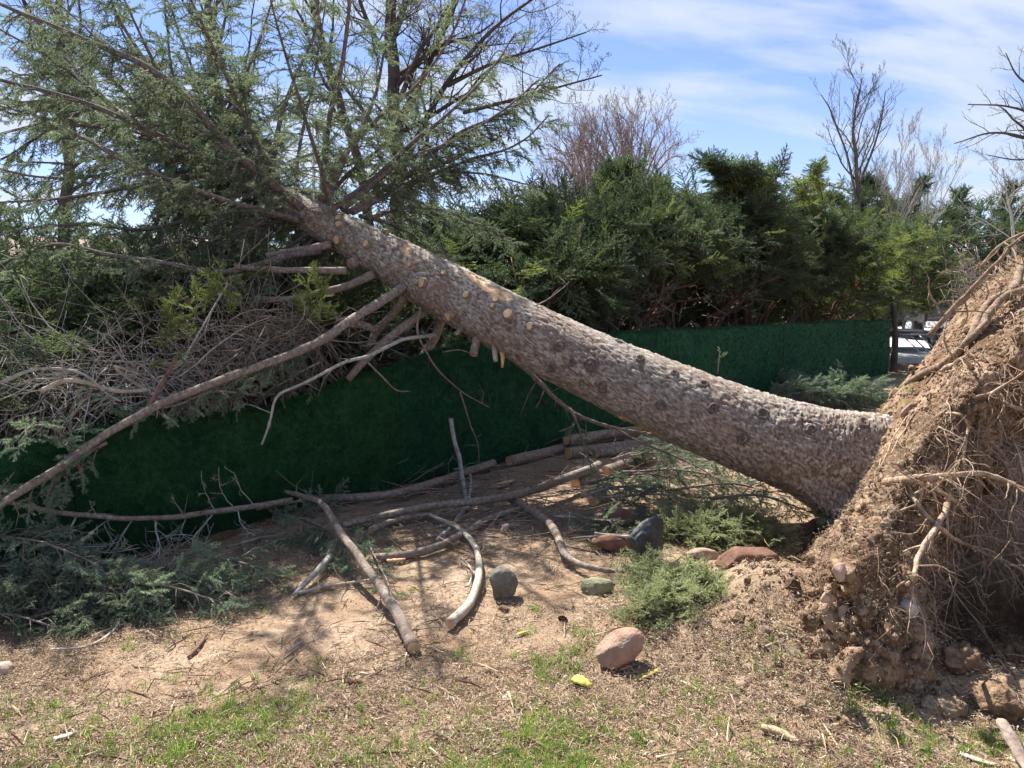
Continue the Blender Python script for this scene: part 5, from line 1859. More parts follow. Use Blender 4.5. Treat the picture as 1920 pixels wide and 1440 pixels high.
def extr(name, prof, x0, x1, mat, bev=0.03):
    """side profile (y,z) extruded over x"""
    import bmesh
    n = len(prof)
    V = [(x0, y, z) for y, z in prof] + [(x1, y, z) for y, z in prof]
    F = [[i, (i + 1) % n, n + (i + 1) % n, n + i] for i in range(n)]
    me = mesh_np(name, V, [F, [list(range(n))[::-1]], [[n + i for i in range(n)]]], False, (mat,))
    bm = bmesh.new()
    bm.from_mesh(me)
    bmesh.ops.recalc_face_normals(bm, faces=bm.faces[:])
    bmesh.ops.bevel(bm, geom=bm.edges[:], offset=bev, segments=2, affect='EDGES')
    bm.to_mesh(me)
    bm.free()
    return me


def lathe_x(name, cx, cy, cz, prof, mat, n=20):
    """profile (x offset, radius) turned about the x axis"""
    V, F = [], []
    for xo, r in prof:
        for i in range(n):
            a = i * 2 * math.pi / n
            V.append((cx + xo, cy + math.cos(a) * r, cz + math.sin(a) * r))
    for k in range(len(prof) - 1):
        for i in range(n):
            F.append([k * n + i, k * n + (i + 1) % n, (k + 1) * n + (i + 1) % n, (k + 1) * n + i])
    return mesh_np(name, V, [F], True, (mat,))


def vehicle(cx, y0):
    t = thing('parked_pickup', 'dark pickup seen from behind, parked on the driveway between juniper and root plate', 'pickup', (cx, y0 + 2.6, .02))
    w = .96
    link('body', extr('body', [(y0, .55), (y0, 1.22), (y0 + 1.7, 1.24), (y0 + 1.75, 1.30), (y0 + 3.7, 1.22), (y0 + 5.1, 1.10), (y0 + 5.3, .55)], cx - w, cx + w, m_paint, .06), t)
    link('cab', extr('cab', [(y0 + 1.78, 1.2), (y0 + 2.05, 1.82), (y0 + 3.1, 1.82), (y0 + 3.75, 1.2)], cx - .84, cx + .84, m_paint, .05), t)
    link('rear_window', extr('rear_window', [(y0 + 1.79, 1.28), (y0 + 1.77, 1.30), (y0 + 1.98, 1.72), (y0 + 2.02, 1.72)], cx - .70, cx + .70, m_glass, .004), t)
    link('bumper', extr('bumper', [(y0 - .16, .46), (y0 - .16, .62), (y0 + .02, .64), (y0 + .02, .44)], cx - .94, cx + .94, m_chrome, .03), t)
    link('number_plate', box_mesh('number_plate', [(cx - .17, y0 - .17, .66, cx + .17, y0 - .015, .80)], m_trim, .01), t)
    for s in (-1, 1):
        link('tail_light', extr('tail_light', [(y0 - .02, .86), (y0 - .02, 1.16), (y0 + .1, 1.16), (y0 + .1, .86)], cx + s * .90 - .07, cx + s * .90 + .07, m_red, .015), t)
        for yy in (y0 + .95, y0 + 4.3):
            wh = link('wheel', lathe_x('wheel', cx + s * .84, yy, .40, [(-.12, .24), (-.13, .36), (-.08, .40), (.08, .40), (.13, .36), (.12, .24)], m_tyre), t)
            link('rim', lathe_x('rim', cx + s * .84, yy, .40, [(-.10, .02), (-.105, .235), (.105, .235), (.10, .02)], m_steel), wh)
        link('side_mirror', box_mesh('side_mirror', [(cx + s * 1.08 - .1, y0 + 3.3, 1.25, cx + s * 1.08 + .1, y0 + 3.42, 1.48)], m_paint, .02), t)


cpos = P(1790, 600, 23.0)
vehicle(cpos[0] - .15, 22.6)

# low utility trailer with a slatted ramp folded down behind it
tc_ = P(1712, 640, 19.2)
tx, ty = tc_[0], 18.6
tr = thing('utility_trailer', 'low flat trailer with a slatted steel ramp, left of the dark pickup', 'trailer', (tx, ty, .02))
link('frame', box_mesh('frame', [(tx - .75, ty, .42, tx - .68, ty + 2.2, .50), (tx + .68, ty, .42, tx + .75, ty + 2.2, .50), (tx - .68, ty + 2.12, .42, tx + .68, ty + 2.2, .50), (tx - .68, ty, .425, tx + .68, ty + .08, .495)], m_dsteel), tr)
link('deck', box_mesh('deck', [(tx - .68, ty + .08, .45, tx + .68, ty + 2.12, .48)], m_dsteel), tr)
for i in range(7):
    xx = tx - .62 + i * .207
    T = Tubes()
    T.add([(xx, ty - .02, .47), (xx, ty - .95, .10)], (.018, .018), 6)
    link('slat', T.mesh('slat', m_steel), tr)
for z_, y_ in ((.47, ty - .02), (.10, ty - .96)):
    T = Tubes()
    T.add([(tx - .68, y_, z_), (tx + .68, y_, z_)], (.022, .022), 6)
    link('ramp_rail', T.mesh('ramp_rail', m_steel), tr)
for s in (-1, 1):
    wh = link('wheel', lathe_x('wheel', tx + s * .86, ty + 1.1, .30, [(-.08, .16), (-.09, .27), (-.05, .30), (.05, .30), (.09, .27), (.08, .16)], m_tyre), tr)
    link('rim', lathe_x('rim', tx + s * .86, ty + 1.1, .30, [(-.07, .02), (-.075, .155), (.075, .155), (.07, .02)], m_steel), wh)
# slim trunk standing at the fence end
b0 = pbase(1673, 14.6)
T = Tubes()
T.add(catmull([b0 - [0, 0, .05], b0 + [.02, 0, .5], b0 + [-.01, 0, .9], b0 + [-.08, 0, 1.5]], 14), (.07, .045), 10)
solo('tree_stem', T.mesh('tree_stem', M['twig_dark'], .006, 18), b0, 'slim dark upright stem just right of the fence end', 'tree stem')

# ------------------------------------------------------------------ logs, sawn limbs and dead branches on the ground
def GP(*pts):
    """(px, py, height of the axis over the ground)"""
    out = []
    for a, b, h in pts:
        p = G(a, b)
        for _ in range(5):
            p = G(a, b, gz(p[0], p[1]) + h)
        out.append(p)
    return out


def loose(name, cat, label, pts, r0, r1, cut=(0,), mat=None, group=None, **kw):
    pts = [np.asarray(p) for p in pts]
    m = pts[len(pts) // 2]
    t = thing(name, label, cat, (m[0], m[1], gz(m[0], m[1])), group)
    kw.setdefault('fol', 1)
    kw.setdefault('sides', 12)
    kw.setdefault('name', 'limb')
    branch(t, pts, r0, r1, mat=mat, cut=cut, **kw)
    return t


LG = 'sawn spruce logs stacked beside the turf fence'
loose('log', 'log', 'sawn log with round orange cut end, front one of the stack by the fence', GP((955, 865, .05), (1010, 852, .05), (1070, 836, .05), (1190, 812, .05)), .052, .045, group=LG, side_twigs=False)
loose('log', 'log', 'rough-barked log lying farthest back against the turf fence', GP((925, 856, .05), (1000, 833, .05), (1075, 812, .05), (1150, 797, .05)), .048, .044, cut=(0,), group=LG, dead=.1)
loose('log', 'log', 'upper log with pale cut end beside the drooping live sprig', GP((1062, 826, .13), (1120, 817, .12), (1200, 806, .10)), .050, .044, group=LG, side_twigs=False)
loose('log', 'log', 'short thick log whose cut end shows right under the drooping live sprig', GP((1066, 850, .06), (1120, 842, .06), (1230, 828, .06)), .055, .048, group=LG, side_twigs=False)
loose('log', 'log', 'stubby log with a big orange cut face below the long pole end', GP((1079, 906, .06), (1100, 899, .06), (1122, 890, .06)), .054, .050, group=LG, side_twigs=False, n=8)
loose('log', 'log', 'log piece half hidden behind the long pole, left of its end', GP((1070, 886, .05), (1090, 880, .05), (1112, 872, .05)), .048, .046, group=LG, side_twigs=False, n=8)
loose('log', 'log', 'tiny log section lying alone in the sun left of the juniper', GP((1113, 939, .045), (1122, 934, .045), (1130, 929, .045)), .046, .044, group=LG, cut=(0, 1), side_twigs=False, n=6)
loose('log', 'log', 'rough dark log running right from the end of the long pole', GP((1135, 886, .06), (1170, 873, .06), (1215, 855, .06)), .058, .050, group=LG, side_twigs=False)
loose('log', 'log', 'dark log lying at the back in the shade under the trunk', GP((1120, 850, .05), (1190, 842, .05), (1260, 838, .05)), .045, .04, group=LG, side_twigs=False)
loose('pole', 'branch', 'long straight pole along the foot of the turf fence, ending at the log stack', GP((600, 934, .05), (680, 932, .06), (760, 922, .07), (850, 893, .07), (925, 868, .08)), .028, .036, cut=(1,), dead=.35, n=34, deadlen=.3)
loose('pole', 'branch', 'long smooth grey pole lying above the others with pale cut end at right', GP((640, 985, .06), (700, 970, .08), (800, 950, .10), (900, 938, .12), (960, 930, .13), (1040, 905, .14), (1124, 873, .15)), .020, .036, cut=(1,), dead=.3, n=40, deadlen=.28)
loose('pole', 'branch', 'lower grey pole crossing under the curved pale branch', GP((700, 1046, .03), (760, 1040, .03), (820, 1025, .04), (870, 1002, .04), (920, 972, .05), (985, 955, .05)), .026, .020, cut=(0,), dead=.35, n=30)
loose('pole', 'branch', 'short grey pole piece between the two long poles', GP((695, 995, .04), (730, 978, .05), (780, 968, .05), (830, 962, .05)), .022, .014, dead=.5)
loose('pole', 'branch', 'splintered dead pole leaning upright against the turf fence', FF((845, 785, .06), (852, 825, .12), (862, 865, .2)) + GP((872, 925, .03), (878, 955, .03)), .020, .017, mat=M['limb_grey'], cut=(), dead=.35, deadlen=.15)
loose('curved_branch', 'branch', 'pale barkless branch curving down to a round cut end left of the grey rock', GP((805, 965, .05), (850, 985, .05), (880, 1010, .05), (897, 1045, .05), (898, 1085, .05), (880, 1130, .045), (845, 1167, .04)), .013, .025, mat=M['limb_pale'], cut=(1,), dead=.15, n=30, deadlen=.15)
loose('straight_branch', 'branch', 'straight rough-barked limb slanting towards the camera with its cut end on bare soil', GP((535, 922, .22), (570, 932, .25), (605, 945, .27), (640, 1000, .22), (700, 1080, .13), (745, 1150, .06), (778, 1213, .035)), .013, .030, cut=(1,), dead=.4, n=40, deadlen=.3, mat=M['limb'])
loose('crooked_branch', 'branch', 'crooked knotty limb bending right towards the dark pointed rock', GP((955, 932, .08), (1000, 960, .08), (1033, 985, .08), (1050, 1020, .08), (1062, 1042, .07), (1095, 1060, .06), (1140, 1069, .06), (1190, 1074, .06), (1235, 1105, .03)), .034, .007, cut=(), dead=.7, n=40, deadlen=.22)
loose('dead_branch', 'branch', 'bleached branch piece pointing down left of the straight limb', GP((552, 1116, .02), (585, 1080, .05), (622, 1040, .08)), .012, .020, mat=M['limb_grey'], cut=(), dead=.2)
loose('dead_branch', 'branch', 'thin bare stick lying from the bleached piece towards the straight limb', GP((560, 1112, .02), (620, 1098, .02), (700, 1088, .03)), .009, .006, mat=M['limb_pale'], cut=(), dead=.3)
loose('dead_branch', 'branch', 'slim forked twig on the edge of the shade at left', GP((268, 1170, .02), (300, 1132, .03), (345, 1118, .03), (400, 1100, .03), (510, 1072, .04)), .004, .010, mat=M['limb'], cut=(), dead=.5)
loose('dead_branch', 'branch', 'pale thin stick in the left foreground below the boughs', GP((95, 1218, .02), (160, 1212, .02), (210, 1185, .02), (235, 1145, .04)), .004, .007, mat=M['limb_pale'], cut=(), dead=.4)
loose('dead_branch', 'branch', 'bare stick lying along the right of the crooked limb, ending behind the red slab', GP((1035, 968, .06), (1100, 972, .06), (1160, 975, .05), (1210, 970, .04)), .011, .008, mat=M['limb_grey'], cut=(), dead=.6)
loose('dead_branch', 'branch', 'bare stick pointing at the top of the dark pointed rock', GP((1115, 1000, .10), (1160, 1006, .10), (1205, 1006, .10)), .009, .008, mat=M['limb_grey'], cut=(), dead=.6)
loose('dead_branch', 'branch', 'curled pale stick inside the bend of the curved branch', GP((866, 1045, .02), (885, 1070, .02), (880, 1098, .02), (872, 1104, .02)), .004, .006, mat=M['limb_pale'], cut=(), dead=.5)
loose('dead_branch', 'branch', 'forked grey limb under the crossing of the poles', GP((760, 895, .02), (870, 880, .05), (880, 930, .04), (855, 975, .03), (820, 1015, .03)), .010, .013, mat=M['limb_grey'], cut=(), dead=.5)
loose('dead_branch', 'branch', 'long thin stick across the shade right of the leaning pole', GP((700, 905, .05), (800, 885, .05), (900, 876, .04), (960, 905, .03)), .006, .008, mat=M['limb'], cut=(), dead=.6)
# thin loose sticks heaped between the poles
T = Tubes()
g = np.random.default_rng(77)
for i in range(430):
    px, py = (g.normal(870, 150), g.normal(950, 45)) if i < 260 else (g.normal(1130, 110), g.normal(885, 38))
    if py < 900 and px < 860:
        continue
    p = on_ground(px, py)
    a = g.uniform(-.6, .9) if g.random() < .8 else g.uniform(0, 6.3)
    d = np.array([math.cos(a), math.sin(a), g.normal() * .12])
    ln = g.uniform(.1, .7)
    m = [p + [0, 0, g.uniform(.005, .08)]]
    for q in range(4):
        d = unit(d + g.normal(size=3) * [.22, .22, .10])
        m.append(m[-1] + d * ln / 4)
    m = np.array(m)
    m[:, 2] = np.maximum(m[:, 2], ground_z(m[:, 0], m[:, 1]) + .004)
    r = g.choice([.0016, .003, .005])
    T.add(m, (r, r * .5), 4)
    T.add([m[2], m[2] + unit(d + g.normal(size=3) * .8) * ln * .3], (r * .6, .001), 3)
o = link('fallen_twigs', T.mesh('fallen_twigs', M['limb']), None, 'thin grey twigs heaped between the long poles', 'twigs', kind='stuff')

# ------------------------------------------------------------------ green boughs on the ground
BG = 'cut spruce boughs on the ground'


def bough(label, pts, r0, r1, sp=SPB, **kw):
    pts = [np.asarray(p) for p in pts]
    m = pts[len(pts) // 2]
    t = thing('spruce_bough', label, 'bough', (m[0], m[1], gz(m[0], m[1])), BG)
    kw.setdefault('fol', .0)
    kw.setdefault('dens', 2.0)
    kw.setdefault('slen', .34)
    kw.setdefault('size', .15)
    kw.setdefault('gap', .06)
    kw.setdefault('droop', .25)
    kw.setdefault('n', 22)
    kw.setdefault('sides', 8)
    branch(t, pts, r0, r1, spray=sp, **kw)
    return t


t = thing('spruce_limb', 'long bare bowed limb along the fence foot at left, forked twigs hanging down', 'branch', (*G(300, 1000)[:2], 0))
branch(t, FF((8, 940, .12), (60, 950, .14), (130, 964, .17), (240, 972, .20), (330, 968, .22), (430, 955, .22), (545, 938, .2)), .012, .020, mat=M['limb'], fol=1, dead=.55, n=44, deadlen=.22)


def twiggy(parent, pts, r, seed, kids=9, ln=.26, mat=None, sag=.35, name='side_twig'):
    """a dead side twig that forks twice into curved finer ones"""
    g_ = np.random.default_rng(seed)
    T = Tubes()
    C_ = catmull(pts, 16) + g_.normal(size=(16, 3)) * .002
    T.add(C_, (r, r * .45), 7)

    def sub(q, d, l, rr, lev):
        m = [q]
        bend = g_.normal(size=3) * .18
        for _ in range(6):
            d = unit(d + bend + g_.normal(size=3) * .10 + [0, 0, -sag * .22])
            nx = m[-1] + d * l / 6
            m.append(nx)
        m = np.array(m)
        m[:, 2] = np.maximum(m[:, 2], ground_z(m[:, 0], m[:, 1]) + .008)
        T.add(m, (rr, rr * .4), 4)
        if lev:
            for _ in range(4):
                k_ = g_.integers(1, 6)
                sub(m[k_], unit(d + g_.normal(size=3) * .7), l * g_.uniform(.3, .6), rr * .6, lev - 1)
    for i_ in range(kids):
        k_ = int(3 + 12 * (i_ + g_.uniform(0, .9)) / kids)
        t_ = unit(C_[min(15, k_ + 1)] - C_[k_ - 1])
        sub(C_[min(15, k_)], unit(t_ * .7 + g_.normal(size=3) * np.array([.8, .4, .6])), ln * g_.uniform(.5, 1.15), r * .5, 1)
    link(name, T.mesh(name, mat or M['limb_grey']), parent)


def hang(*pp):
    """first point on the bowed limb, the rest hanging between it and the ground"""
    a = fence_hit(pp[0][0], pp[0][1], .12 + .1 * min(1, pp[0][0] / 330))
    return [a] + [P(x_, y_, a[1] - .05 * (i_ + 1)) for i_, (x_, y_) in enumerate(pp[1:])]


for i_, (pp, r, kd, ln_, sg) in enumerate([
        (((145, 966), (133, 990), (136, 1012), (158, 1026), (185, 1040)), .0065, 10, .28, .4),
        (((293, 970), (291, 990), (297, 1012), (296, 1034), (262, 1062), (240, 1075)), .0065, 11, .30, .4),
        (((299, 1018), (308, 1045), (302, 1075)), .004, 7, .22, .4),
        (((402, 960), (382, 985), (364, 1005), (363, 1028), (385, 1046), (430, 1052)), .006, 11, .28, .4),
        (((445, 955), (452, 982), (470, 1000), (495, 1012)), .005, 7, .2, .3),
        (((210, 972), (180, 990), (165, 1010)), .004, 6, .2, .3),
        (((350, 968), (340, 995), (352, 1015)), .004, 6, .2, .3),
        (((250, 972), (232, 1000), (215, 1030)), .004, 7, .22, .3),
        (((403, 957), (390, 935), (381, 910), (377, 884)), .0035, 3, .08, -.2),
        (((437, 950), (420, 930), (411, 905), (410, 876)), .0035, 3, .09, -.2),
        (((478, 948), (452, 918), (440, 890), (424, 878)), .0035, 4, .08, -.2),
        (((345, 966), (330, 945), (322, 932)), .0025, 3, .06, -.2),
        (((180, 966), (172, 950), (168, 938)), .0025, 3, .06, -.2)]):
    twiggy(t, hang(*pp), r, 400 + i_, kd, ln_, sag=sg)
k = 0
for px, py, ang, ln, h in [(60, 1010, -.3, .9, .28), (10, 1060, .2, .8, .22), (110, 1050, -.6, .8, .24), (190, 1080, -.5, .8, .18), (250, 1060, .1, .7, .2), (330, 1060, -.2, .8, .16), (410, 1050, .2, .7, .14), (460, 1040, -.5, .55, .12), (90, 1110, .1, .7, .15), (200, 1125, .35, .6, .08), (-40, 1130, .3, .8, .18), (520, 985, .4, .6, .10), (400, 1085, .2, .5, .05), (20, 1160, -.1, .6, .10), (320, 1110, .3, .5, .05), (140, 1150, .2, .5, .06), (100, 1090, -.2, .8, .25), (210, 1060, .1, .8, .25), (300, 1080, -.1, .8, .2), (20, 1085, .1, .8, .25)]:
    c = GP((px, py + (34 if py < 1090 else 12), h * .45))[0]
    if (c[:2] - FA) @ fnor < .3:
        c = fence_hit(px, py + 20, .3)
    d = np.array([math.cos(ang), math.sin(ang), -.05])
    k += 1
    where = ['under the left end of the bowed limb', 'at the left edge of the picture', 'left of the hanging forked twigs', 'below the first hanging twigs', 'between the hanging twigs', 'right of the hanging twigs', 'near the right end of the bowed limb', 'at the sunlit right end of the shaded boughs', 'in the shade at lower left', 'lowest one of the shaded boughs at left', 'cut by the left picture edge', 'tucked under the end of the bowed limb by the fence', 'touching the sunny soil below the bowed limb', 'in the deepest shade at the left edge', 'flat on the needle litter under the bowed limb', 'low at the front of the shaded heap', 'on top of the heap left of the hanging twigs', 'on top of the heap below the first hanging twigs', 'on top of the heap below the middle hanging twigs', 'on top of the heap by the left picture edge'][k - 1]
    bough('green spruce bough lying ' + where, [c - d * ln * .5, c + [0, 0, .05], c + d * ln * .5 + [0, 0, -.03]], .010, .003, sp=SPB if k % 2 else SPR, droop=.16, slen=.28)
bough('pale sunlit spruce spray hanging over the fence top at far left', FF((150, 880, .12), (110, 810, .14), (60, 800, .22), (20, 835, .26)), .010, .004, sp=SPB, slen=.20, size=.12, gap=.05)
bough('yellowish sunlit spruce spray standing above the fence at left, right of the pale one', FF((150, 860, .12), (130, 800, .13), (150, 760, .12), (165, 745, .12)), .008, .003, sp=SPB, slen=.16, size=.11, gap=.05)
bough('dull green bough draped on the fence corner under the long limb at left', FF((200, 830, .10), (130, 870, .12), (50, 920, .14), (0, 930, .14)), .010, .004, sp=SPB, slen=.25)
bough('bough with hanging tips in front of the turf under the long limb', FF((120, 880, .12), (90, 930, .16), (110, 985, .2)), .010, .004, sp=SPB, slen=.2, size=.13)
bough('blue-green bough caught on the long limb above the sagging fence', FF((590, 640, .02), (520, 670, .04), (460, 700, .03), (420, 720, .03)), .010, .004, sp=SPB, slen=.22, droop=.5)
bough('blue-green bough crushed on the fence top left of the sawn limbs', FF((480, 740, -.05), (400, 735, -.02), (330, 760, .0), (250, 770, .0)), .012, .004, sp=SPB, slen=.2, droop=.4)
bough('green bough hanging between long limb and fence top in the middle', FF((600, 680, -.05), (560, 700, -.04), (500, 735, -.04)), .010, .004, sp=SPR, slen=.22, droop=.5)
bough('silvery green bough on the ground under the upper end of the straight limb', GP((560, 970, .10), (610, 990, .12), (650, 1020, .12), (680, 1060, .06)), .009, .003, sp=SPB, slen=.24, size=.14)
bough('silvery green bough against the fence foot behind the straight limb', GP((480, 955, .12), (560, 940, .15), (620, 930, .12)), .009, .003, sp=SPB, slen=.2)
bough('small green bough right beside the middle of the straight limb', GP((690, 1000, .05), (700, 1040, .05), (735, 1110, .03)), .006, .002, sp=SPB, slen=.16, size=.10)
bough('green bough lying from the crooked limb to the right', GP((1060, 960, .10), (1120, 975, .12), (1190, 975, .10)), .008, .003, sp=SPR, slen=.22)
bough('green bough under the bare stick left of the dark pointed rock', GP((1070, 1010, .06), (1130, 1005, .08), (1180, 1000, .08)), .008, .003, sp=SPR, slen=.18)
for j, (px, py, ang, ln, lab) in enumerate([(1200, 905, .3, .9, 'dull green bough in the dappled shade below the trunk, left one'), (1290, 900, -.2, 1.0, 'spreading green bough below the trunk with dark bare stem'), (1370, 925, .1, .9, 'dark bough in the shade between trunk and root plate'), (1260, 860, .2, .9, 'green bough beneath the trunk right of the log stack'), (1430, 950, -.3, .7, 'dark bough at the foot of the trunk'), (1200, 860, .5, .6, 'green bough touching the log stack'), (1330, 880, .6, .8, 'paler green bough under the middle of the trunk shadow'), (1240, 945, -.1, .8, 'paler green bough above the juniper mat, left side'), (1160, 930, .4, .6, 'small green bough by the tiny log section'), (1400, 880, -.5, .8, 'green bough tucked close below the trunk')]):
    c = GP((px, py, .14))[0]
    d = np.array([math.cos(ang), math.sin(ang), -.08])
    bough(lab, [c - d * ln * .5, c + [0, 0, .07], c + d * ln * .5], .012, .004, sp=SPR if j % 2 else SPB, slen=.38, dens=1.1, gap=.08)
for j, (px, py, lab) in enumerate([(1475, 725, 'blue-green bough heap on the ground beyond the trunk, left one'), (1560, 735, 'blue-green bough heap beyond the trunk beside the shaded fence foot'), (1620, 745, 'bough behind the trunk close to the root plate'), (1510, 745, 'bough peeping over the upper edge of the trunk')]):
    c = P(px, py, G(px, py + 25)[1])
    bough(lab, [c + [-.6, .1, -.05], c + [0, 0, .12], c + [.6, -.1, -.1]], .014, .004, sp=SPB, slen=.5, size=.2, droop=.05)

# ------------------------------------------------------------------ low live junipers in front of the trunk
def low_juniper(label, px, py, w, dpt, h, n, seed, sp):
    g = np.random.default_rng(seed)
    c = on_ground(px, py)
    t = thing('juniper_shrub', label, 'juniper', c, 'low junipers before the trunk')
    T = Tubes()
    C_ = []
    for i in range(46):
        a = g.uniform(0, 2 * math.pi)
        rr = g.uniform(.25, 1.0)
        tip = c + np.array([math.cos(a) * w * rr, math.sin(a) * dpt * rr, h * (1.12 - .55 * rr ** 2) * g.uniform(.65, 1.1)])
        m = c + (tip - c) * [.5, .5, .62] + g.normal(size=3) * .03
        cc = catmull([c, m, tip], 8)
        T.add(cc, (.008, .002), 4)
        for k in range(n // 62):
            f = g.uniform(.35, 1.0)
            q = cc[min(7, int(f * 7))] + g.normal(size=3) * .045
            C_.append((q, unit(unit(tip - m) * .7 + g.normal(size=3) * .45 + [0, 0, .35])))
    link('stem_tangle', T.mesh('stem_tangle', M['limb_red']), t)
    q, e, s_ = fol_cloud(C_, .095)
    scatter('foliage', q, e, s_, sp[0], sp[1], t)


M['juniper_low'] = mat_leaf('grey_green_juniper_scales', (0.170, 0.185, 0.120), (0.470, 0.480, 0.310), 0.48, nscale=4)
JUL = make_sprays('low_juniper_shoot', 4, M['juniper_low'], laterals=9, lat_len=0.5, needle=0.11, nw=0.028, step=0.018, ang=42, fork=45)
low_juniper('low grey-green juniper mat behind the dark pointed rock', 1325, 1014, .42, .30, .13, 2300, 1, JUL)
low_juniper('low grey-green juniper spilling over the red slab', 1410, 1018, .22, .2, .10, 600, 2, JUL)
low_juniper('round grey-green juniper clump in front of the red slab', 1285, 1128, .26, .22, .07, 700, 3, JUL)
low_juniper('small juniper tuft in front of the dark pointed rock, by the crooked limb tip', 1215, 1108, .11, .10, .07, 300, 4, JUL)
low_juniper('thin juniper tuft at the front of the round clump', 1210, 1165, .09, .08, .08, 140, 5, JUL)

# ------------------------------------------------------------------ rocks
def rock(label, px, py, r, mat, sx=(1, 1, 1), rot=(0, 0, 0), seed=1, sink=.75, cat='rock', name='rock', **kw):
    p = on_ground(px, py)
    c = p + [0, 0, r * sx[2] * sink]
    me = rock_mesh(name, c, r, seed, mat, sx, rot, **kw)
    return solo(name, me, p, label, cat)


rock('smooth pinkish tan boulder standing on end in the foreground', 1157, 1248, .104, m_stone_tan, (1.12, .70, .72), (0, -.55, .2), 4, .95, name='boulder', cat='boulder', facets=7, amp=.022, sub=5, cutd=(.66, .92))
rock('rounded grey rock right of the curved pale branch', 942, 1120, .086, m_stone_grey, (.95, .7, 1.0), (0, .1, .4), 8, .82, facets=8, amp=.03, sub=5)
rock('dark blue-black pointed rock with pale veins beside the junipers', 1215, 1062, .155, m_stone_dark, (1.0, .7, 1.15), (0, -.1, .7), 12, .72, facets=10, amp=.03, sub=5, cutd=(.45, .8))
rock('low lichen-green stone at the left foot of the juniper tuft', 1120, 1110, .085, m_stone_green, (1.1, .8, .62), (0, 0, .2), 15, .6, facets=6)
rock('flat rust-red slab under the juniper edge', 1392, 1068, .165, m_stone_red, (1.15, .6, .46), (0, .05, -.1), 19, .8, facets=9, amp=.02, cutd=(.4, .75))
rock('tan flat stone left of the rust-red slab', 1318, 1050, .09, m_stone_tan, (1.1, .6, .42), (0, 0, .1), 23, .8, facets=7)
rock('reddish block lying under the bare sticks left of the dark rock', 1160, 1030, .14, m_stone_red, (1.2, .6, .5), (0, .1, .3), 25, .6, facets=9, cutd=(.4, .75))
rock('reddish block in the shade behind the junipers', 1170, 985, .14, m_stone_red, (1.1, .6, .5), (0, 0, 0), 26, .6, facets=9, cutd=(.4, .75))
rock('pale pink pointed chip standing up beside the lower grey pole', 946, 1002, .055, m_brick, (.55, .3, 1.0), (0, .5, .2), 27, .7, facets=8, cutd=(.4, .75), sub=3)
rock('small brownish stone at the left edge of the picture', 4, 1262, .05, m_brick, (1, .7, .7), (0, 0, 0), 28, .6, sub=3)
rock('pinkish rubble stone lying under the log stack at left', 1009, 790, .10, m_stone_red, (1.3, .7, .5), (0, 0, 0), 29, .6, sub=3)
for i, (px, py, r, lab) in enumerate([(1270, 1275, .016, 'little pale pebble just right of the boulder shadow'), (1390, 1280, .05, 'thin flat ochre stone in the grass left of the root plate'), (948, 1312, .017, 'white pebble in the grassy foreground'), (1218, 1393, .014, 'white pebble at the bottom centre'), (1035, 912, .04, 'grey stone in the shade between poles and logs')]):
    rock(lab, px, py, r, m_stone_pale if i != 1 else m_stone_tan, (1.3, .9, .5) if i != 1 else (1.2, .6, .3), (0, 0, i), 40 + i, .4, name='pebble', cat='pebble', sub=3)
for i, (px, py, r, lab) in enumerate([(1775, 1335, .055, 'angular clod of earth perched on the front lip of the pit'), (1745, 1330, .04, 'smaller clod just left of the angular one on the pit lip'), (1870, 1330, .08, 'big shaded earth lump inside the pit'), (1900, 1240, .10, 'rear shaded earth lump in the pit at the right edge'), (1800, 1250, .08, 'shaded earth lump in the pit under the hanging roots'), (1590, 1356, .03, 'clod in front of the crack under the root plate'), (1650, 1345, .03, 'clod beside the crack at the foot of the root plate'), (1440, 1165, .04, 'clod fallen left of the root plate'), (1500, 1330, .03, 'clod at the front left foot of the root plate')]):
    rock(lab, px, py, r, M['soil'] if i not in (2, 3, 4) else m_plate, (1.2, .9, .8), (0, 0, i), 60 + i, .45, name='earth_clod', cat='clod', amp=.22, sub=4, facets=3, cutd=(.7, .95))

# wood scraps
def chip(label, pts, w, mat, name='wood_piece', cat='wood piece', flat=.35):
    pts = np.array(pts)
    C_ = catmull(pts, 10)
    t = unit(C_[-1] - C_[0])
    s = unit(np.cross(t, [0, 0, 1]))
    V, F = [], []
    k = 8
    for i, c in enumerate(C_):
        ww = w * (0.55 + 0.45 * math.sin(math.pi * min(1, (i + 1.5) / 10))) * (1 + .12 * math.sin(i * 2.3))
        for j in range(k):
            a = j * 2 * math.pi / k
            V.append(c + s * math.cos(a) * ww + np.array([0, 0, 1]) * math.sin(a) * ww * flat + rng.normal(size=3) * w * .04)
    for i in range(9):
        for j in range(k):
            F.append([i * k + j, i * k + (j + 1) % k, (i + 1) * k + (j + 1) % k, (i + 1) * k + j])
    me = mesh_np(name, V, [F, [list(range(k))[::-1], [9 * k + j for j in range(k)]]], True, (mat,))
    b = C_[5]
    return solo(name, me, (b[0], b[1], gz(b[0], b[1])), label, cat)


